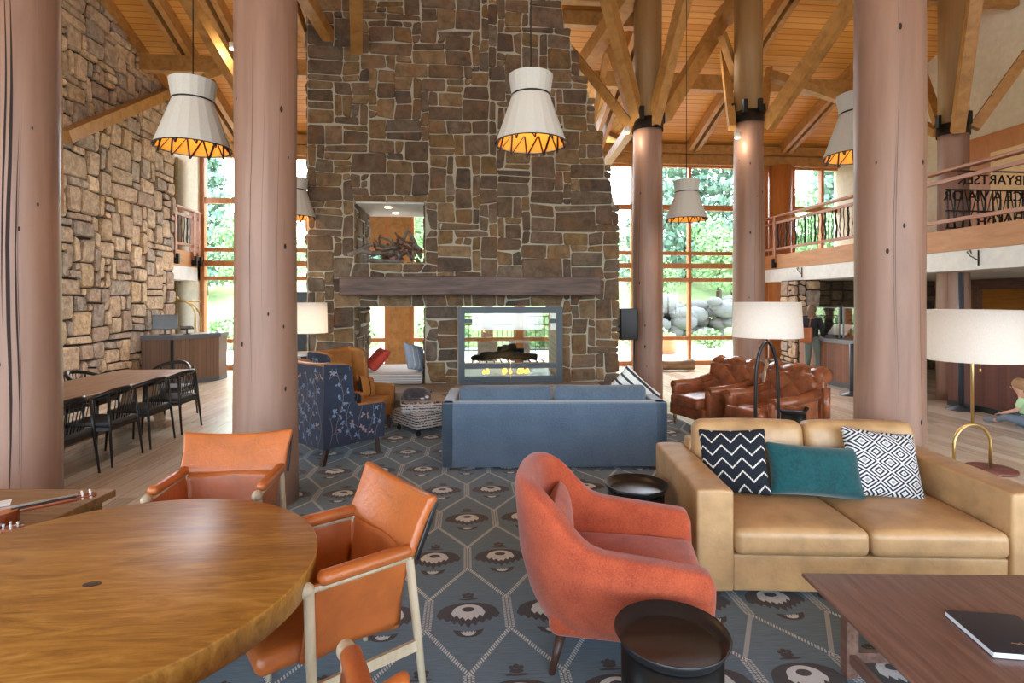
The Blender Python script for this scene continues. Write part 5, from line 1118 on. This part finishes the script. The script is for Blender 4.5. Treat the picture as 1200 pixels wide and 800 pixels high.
skin('body', J, E, M['skin'], wm)
legJ = [(J[0][0], .132), ((0, 0, 1.06), .112)]; lE = [(0, 1)]
for s_ in (-1, 1):
    fwd = .07*s_; b = len(legJ); legJ += [((s_*.085, 0, .84), .10), ((s_*.088, -.01+fwd*.25, .66), .078), ((s_*.09, -.02+fwd*.5, .48), .06), ((s_*.09, .025+fwd*.8, .33), .06), ((s_*.094, .03+fwd, .16), .042)]; lE += [(0, b), (b, b+1), (b+1, b+2), (b+2, b+3), (b+3, b+4)]
skin('leggings', legJ, lE, plain('sage_cloth', (96, 108, 100), .85), wm)
tj = [((0, 0, .86), .135), ((0, .01, 1.1), .112), ((0, 0, 1.27), .128), ((0, .01, 1.385), .065)]; tE = [(0, 1), (1, 2), (2, 3)]
for s_ in (-1, 1): b = len(tj); tj += [((s_*.155, .01, 1.35), .062), ((s_*.20, .02, 1.10), .052), ((s_*.165, -.14, .985), .04)]; tE += [(2, b), (b, b+1), (b+1, b+2)]
skin('black_top', tj, tE, plain('black_knit', (30, 32, 38), .9), wm)
q = MB(); q.ball((0, .015, 1.57), .098, 12, (.86, 1.0, 1.06)); q.rbox((0, .055, 1.46), (.15, .07, .22), .034, 6, fn=lambda p, h: p+Vector((.01*math.sin(p.z*30), 0, 0))); q.make('hair', plain('ash_blonde', (112, 88, 66), .6), wm).location = (0, .012, 0)
q = MB(); q.ball((0, -.085, 1.545), .014, 6, (.7, 1, 1.4)); 
for s_ in (-1, 1): q.ball((s_*.074, .0, 1.545), .018, 6, (.4, .8, 1.2))
q.make('nose_and_ears', M['skin'], wm)
q = MB()
for s_ in (-1, 1): q.ball((s_*.03, -.072, 1.56), .009, 6)
q.make('eyes', M['blackwood'], wm)
q = MB(); q.ball((0, -.074, 1.505), .016, 6, (1.4, .4, .4)); q.make('mouth', plain('lip', (170, 96, 88), .5), wm)
for s_ in (-1, 1): q = MB(); q.rbox((s_*.10, -.04+.07*s_, .04), (.085, .24, .078), .03, 4, fn=lambda p, h: p+Vector((0, 0, -.02*max(0, -p.y/h.y)))); q.make('shoe', M['black'], wm)
bg_ = thing('shoulder_bag', 'tan leather shoulder bag hanging on the woman’s back', 'bag', wm.location+Vector((0, 0, .86)), rot_of(.75, .62))
bx0 = Matrix.Rotation(0, 3, 'Z'); q = MB(); q.rbox((.06, .19, .15), (.27, .12, .32), .05, 8, fn=lambda p, h: p+Vector((0, -.0, .02*(p.x/h.x)**2 if p.z > 0 else 0))); q.make('pouch', M['camel2'] if 'camel2' in M else leather('saddle_bag', (150, 84, 44), .45), bg_)
q = MB(); q.tube([(.0, .17, .33), (-.02, .14, .52), (-.06, .05, .585), (-.08, -.06, .55), (-.02, -.15, .4), (.12, -.1, .2), (.17, .1, .2)], .012, 8); q.make('strap', leather('saddle_strap', (150, 82, 38), .45), bg_)
kd = thing('person', 'small child in light green shirt sitting on the floor by the dark counter', 'person', CW(7.12, 7.5), rot_of(-.55, .8))
J = [((0, 0, .11), .08), ((0, -.03, .24), .07), ((0, -.07, .36), .085), ((0, -.09, .43), .04), ((0, -.11, .47), .035), ((0, -.13, .545), .078), ((0, -.12, .60), .07)]
E = [(0, 1), (1, 2), (2, 3), (3, 4), (4, 5), (5, 6)]
for s_ in (-1, 1):
    b = len(J); J += [((s_*.07, -.05, .09), .065), ((s_*.2, -.22, .14), .042), ((s_*.10, -.32, .06), .034), ((s_*.06, -.37, .05), .03), ((s_*.05, -.42, .05), .026)]; E += [(0, b), (b, b+1), (b+1, b+2), (b+2, b+3), (b+3, b+4)]
    b = len(J); J += [((s_*.11, -.07, .39), .036), ((s_*.15, -.10, .25), .027), ((s_*.11, -.23, .18), .021), ((s_*.10, -.26, .17), .018)]; E += [(2, b), (b, b+1), (b+1, b+2), (b+2, b+3)]; hand(J, E, b+3, (0, -1, -.2), (s_*1, 0, 0), .65)
skin('body', J, E, M['skin'], kd)
skin('shirt', [((0, .01, .10), .11), ((0, -.03, .24), .098), ((0, -.07, .36), .095), ((-.11, -.07, .385), .045), ((-.15, -.1, .27), .036), ((.11, -.07, .385), .045), ((.15, -.1, .27), .036)], [(0, 1), (1, 2), (2, 3), (3, 4), (2, 5), (5, 6)], plain('mint_cloth', (176, 208, 160), .85), kd)
skin('trousers', [((0, 0, .10), .108), ((-.07, -.05, .09), .075), ((-.2, -.22, .14), .05), ((-.10, -.33, .06), .042), ((.07, -.05, .09), .075), ((.2, -.22, .14), .05), ((.10, -.33, .06), .042)], [(0, 1), (1, 2), (2, 3), (0, 4), (4, 5), (5, 6)], plain('grey_denim', (104, 114, 128), .85), kd)
q = MB(); q.ball((0, -.12, .58), .09, 10, (.92, 1, 1)); q.make('hair', plain('sandy_hair', (160, 122, 84), .7), kd).location = (0, .012, .008)
q = MB(); q.ball((0, -.205, .54), .01, 6); q.make('nose', M['skin'], kd)
q = MB()
for s_ in (-1, 1): q.ball((s_*.028, -.197, .555), .008, 6)
q.make('eyes', M['blackwood'], kd)
for s_ in (-1, 1): q = MB(); q.rbox((s_*.06, -.42, .05), (.06, .15, .07), .025, 4); q.make('shoe', plain('kid_shoe_%d' % (s_+1), (120, 122, 130), .7), kd)
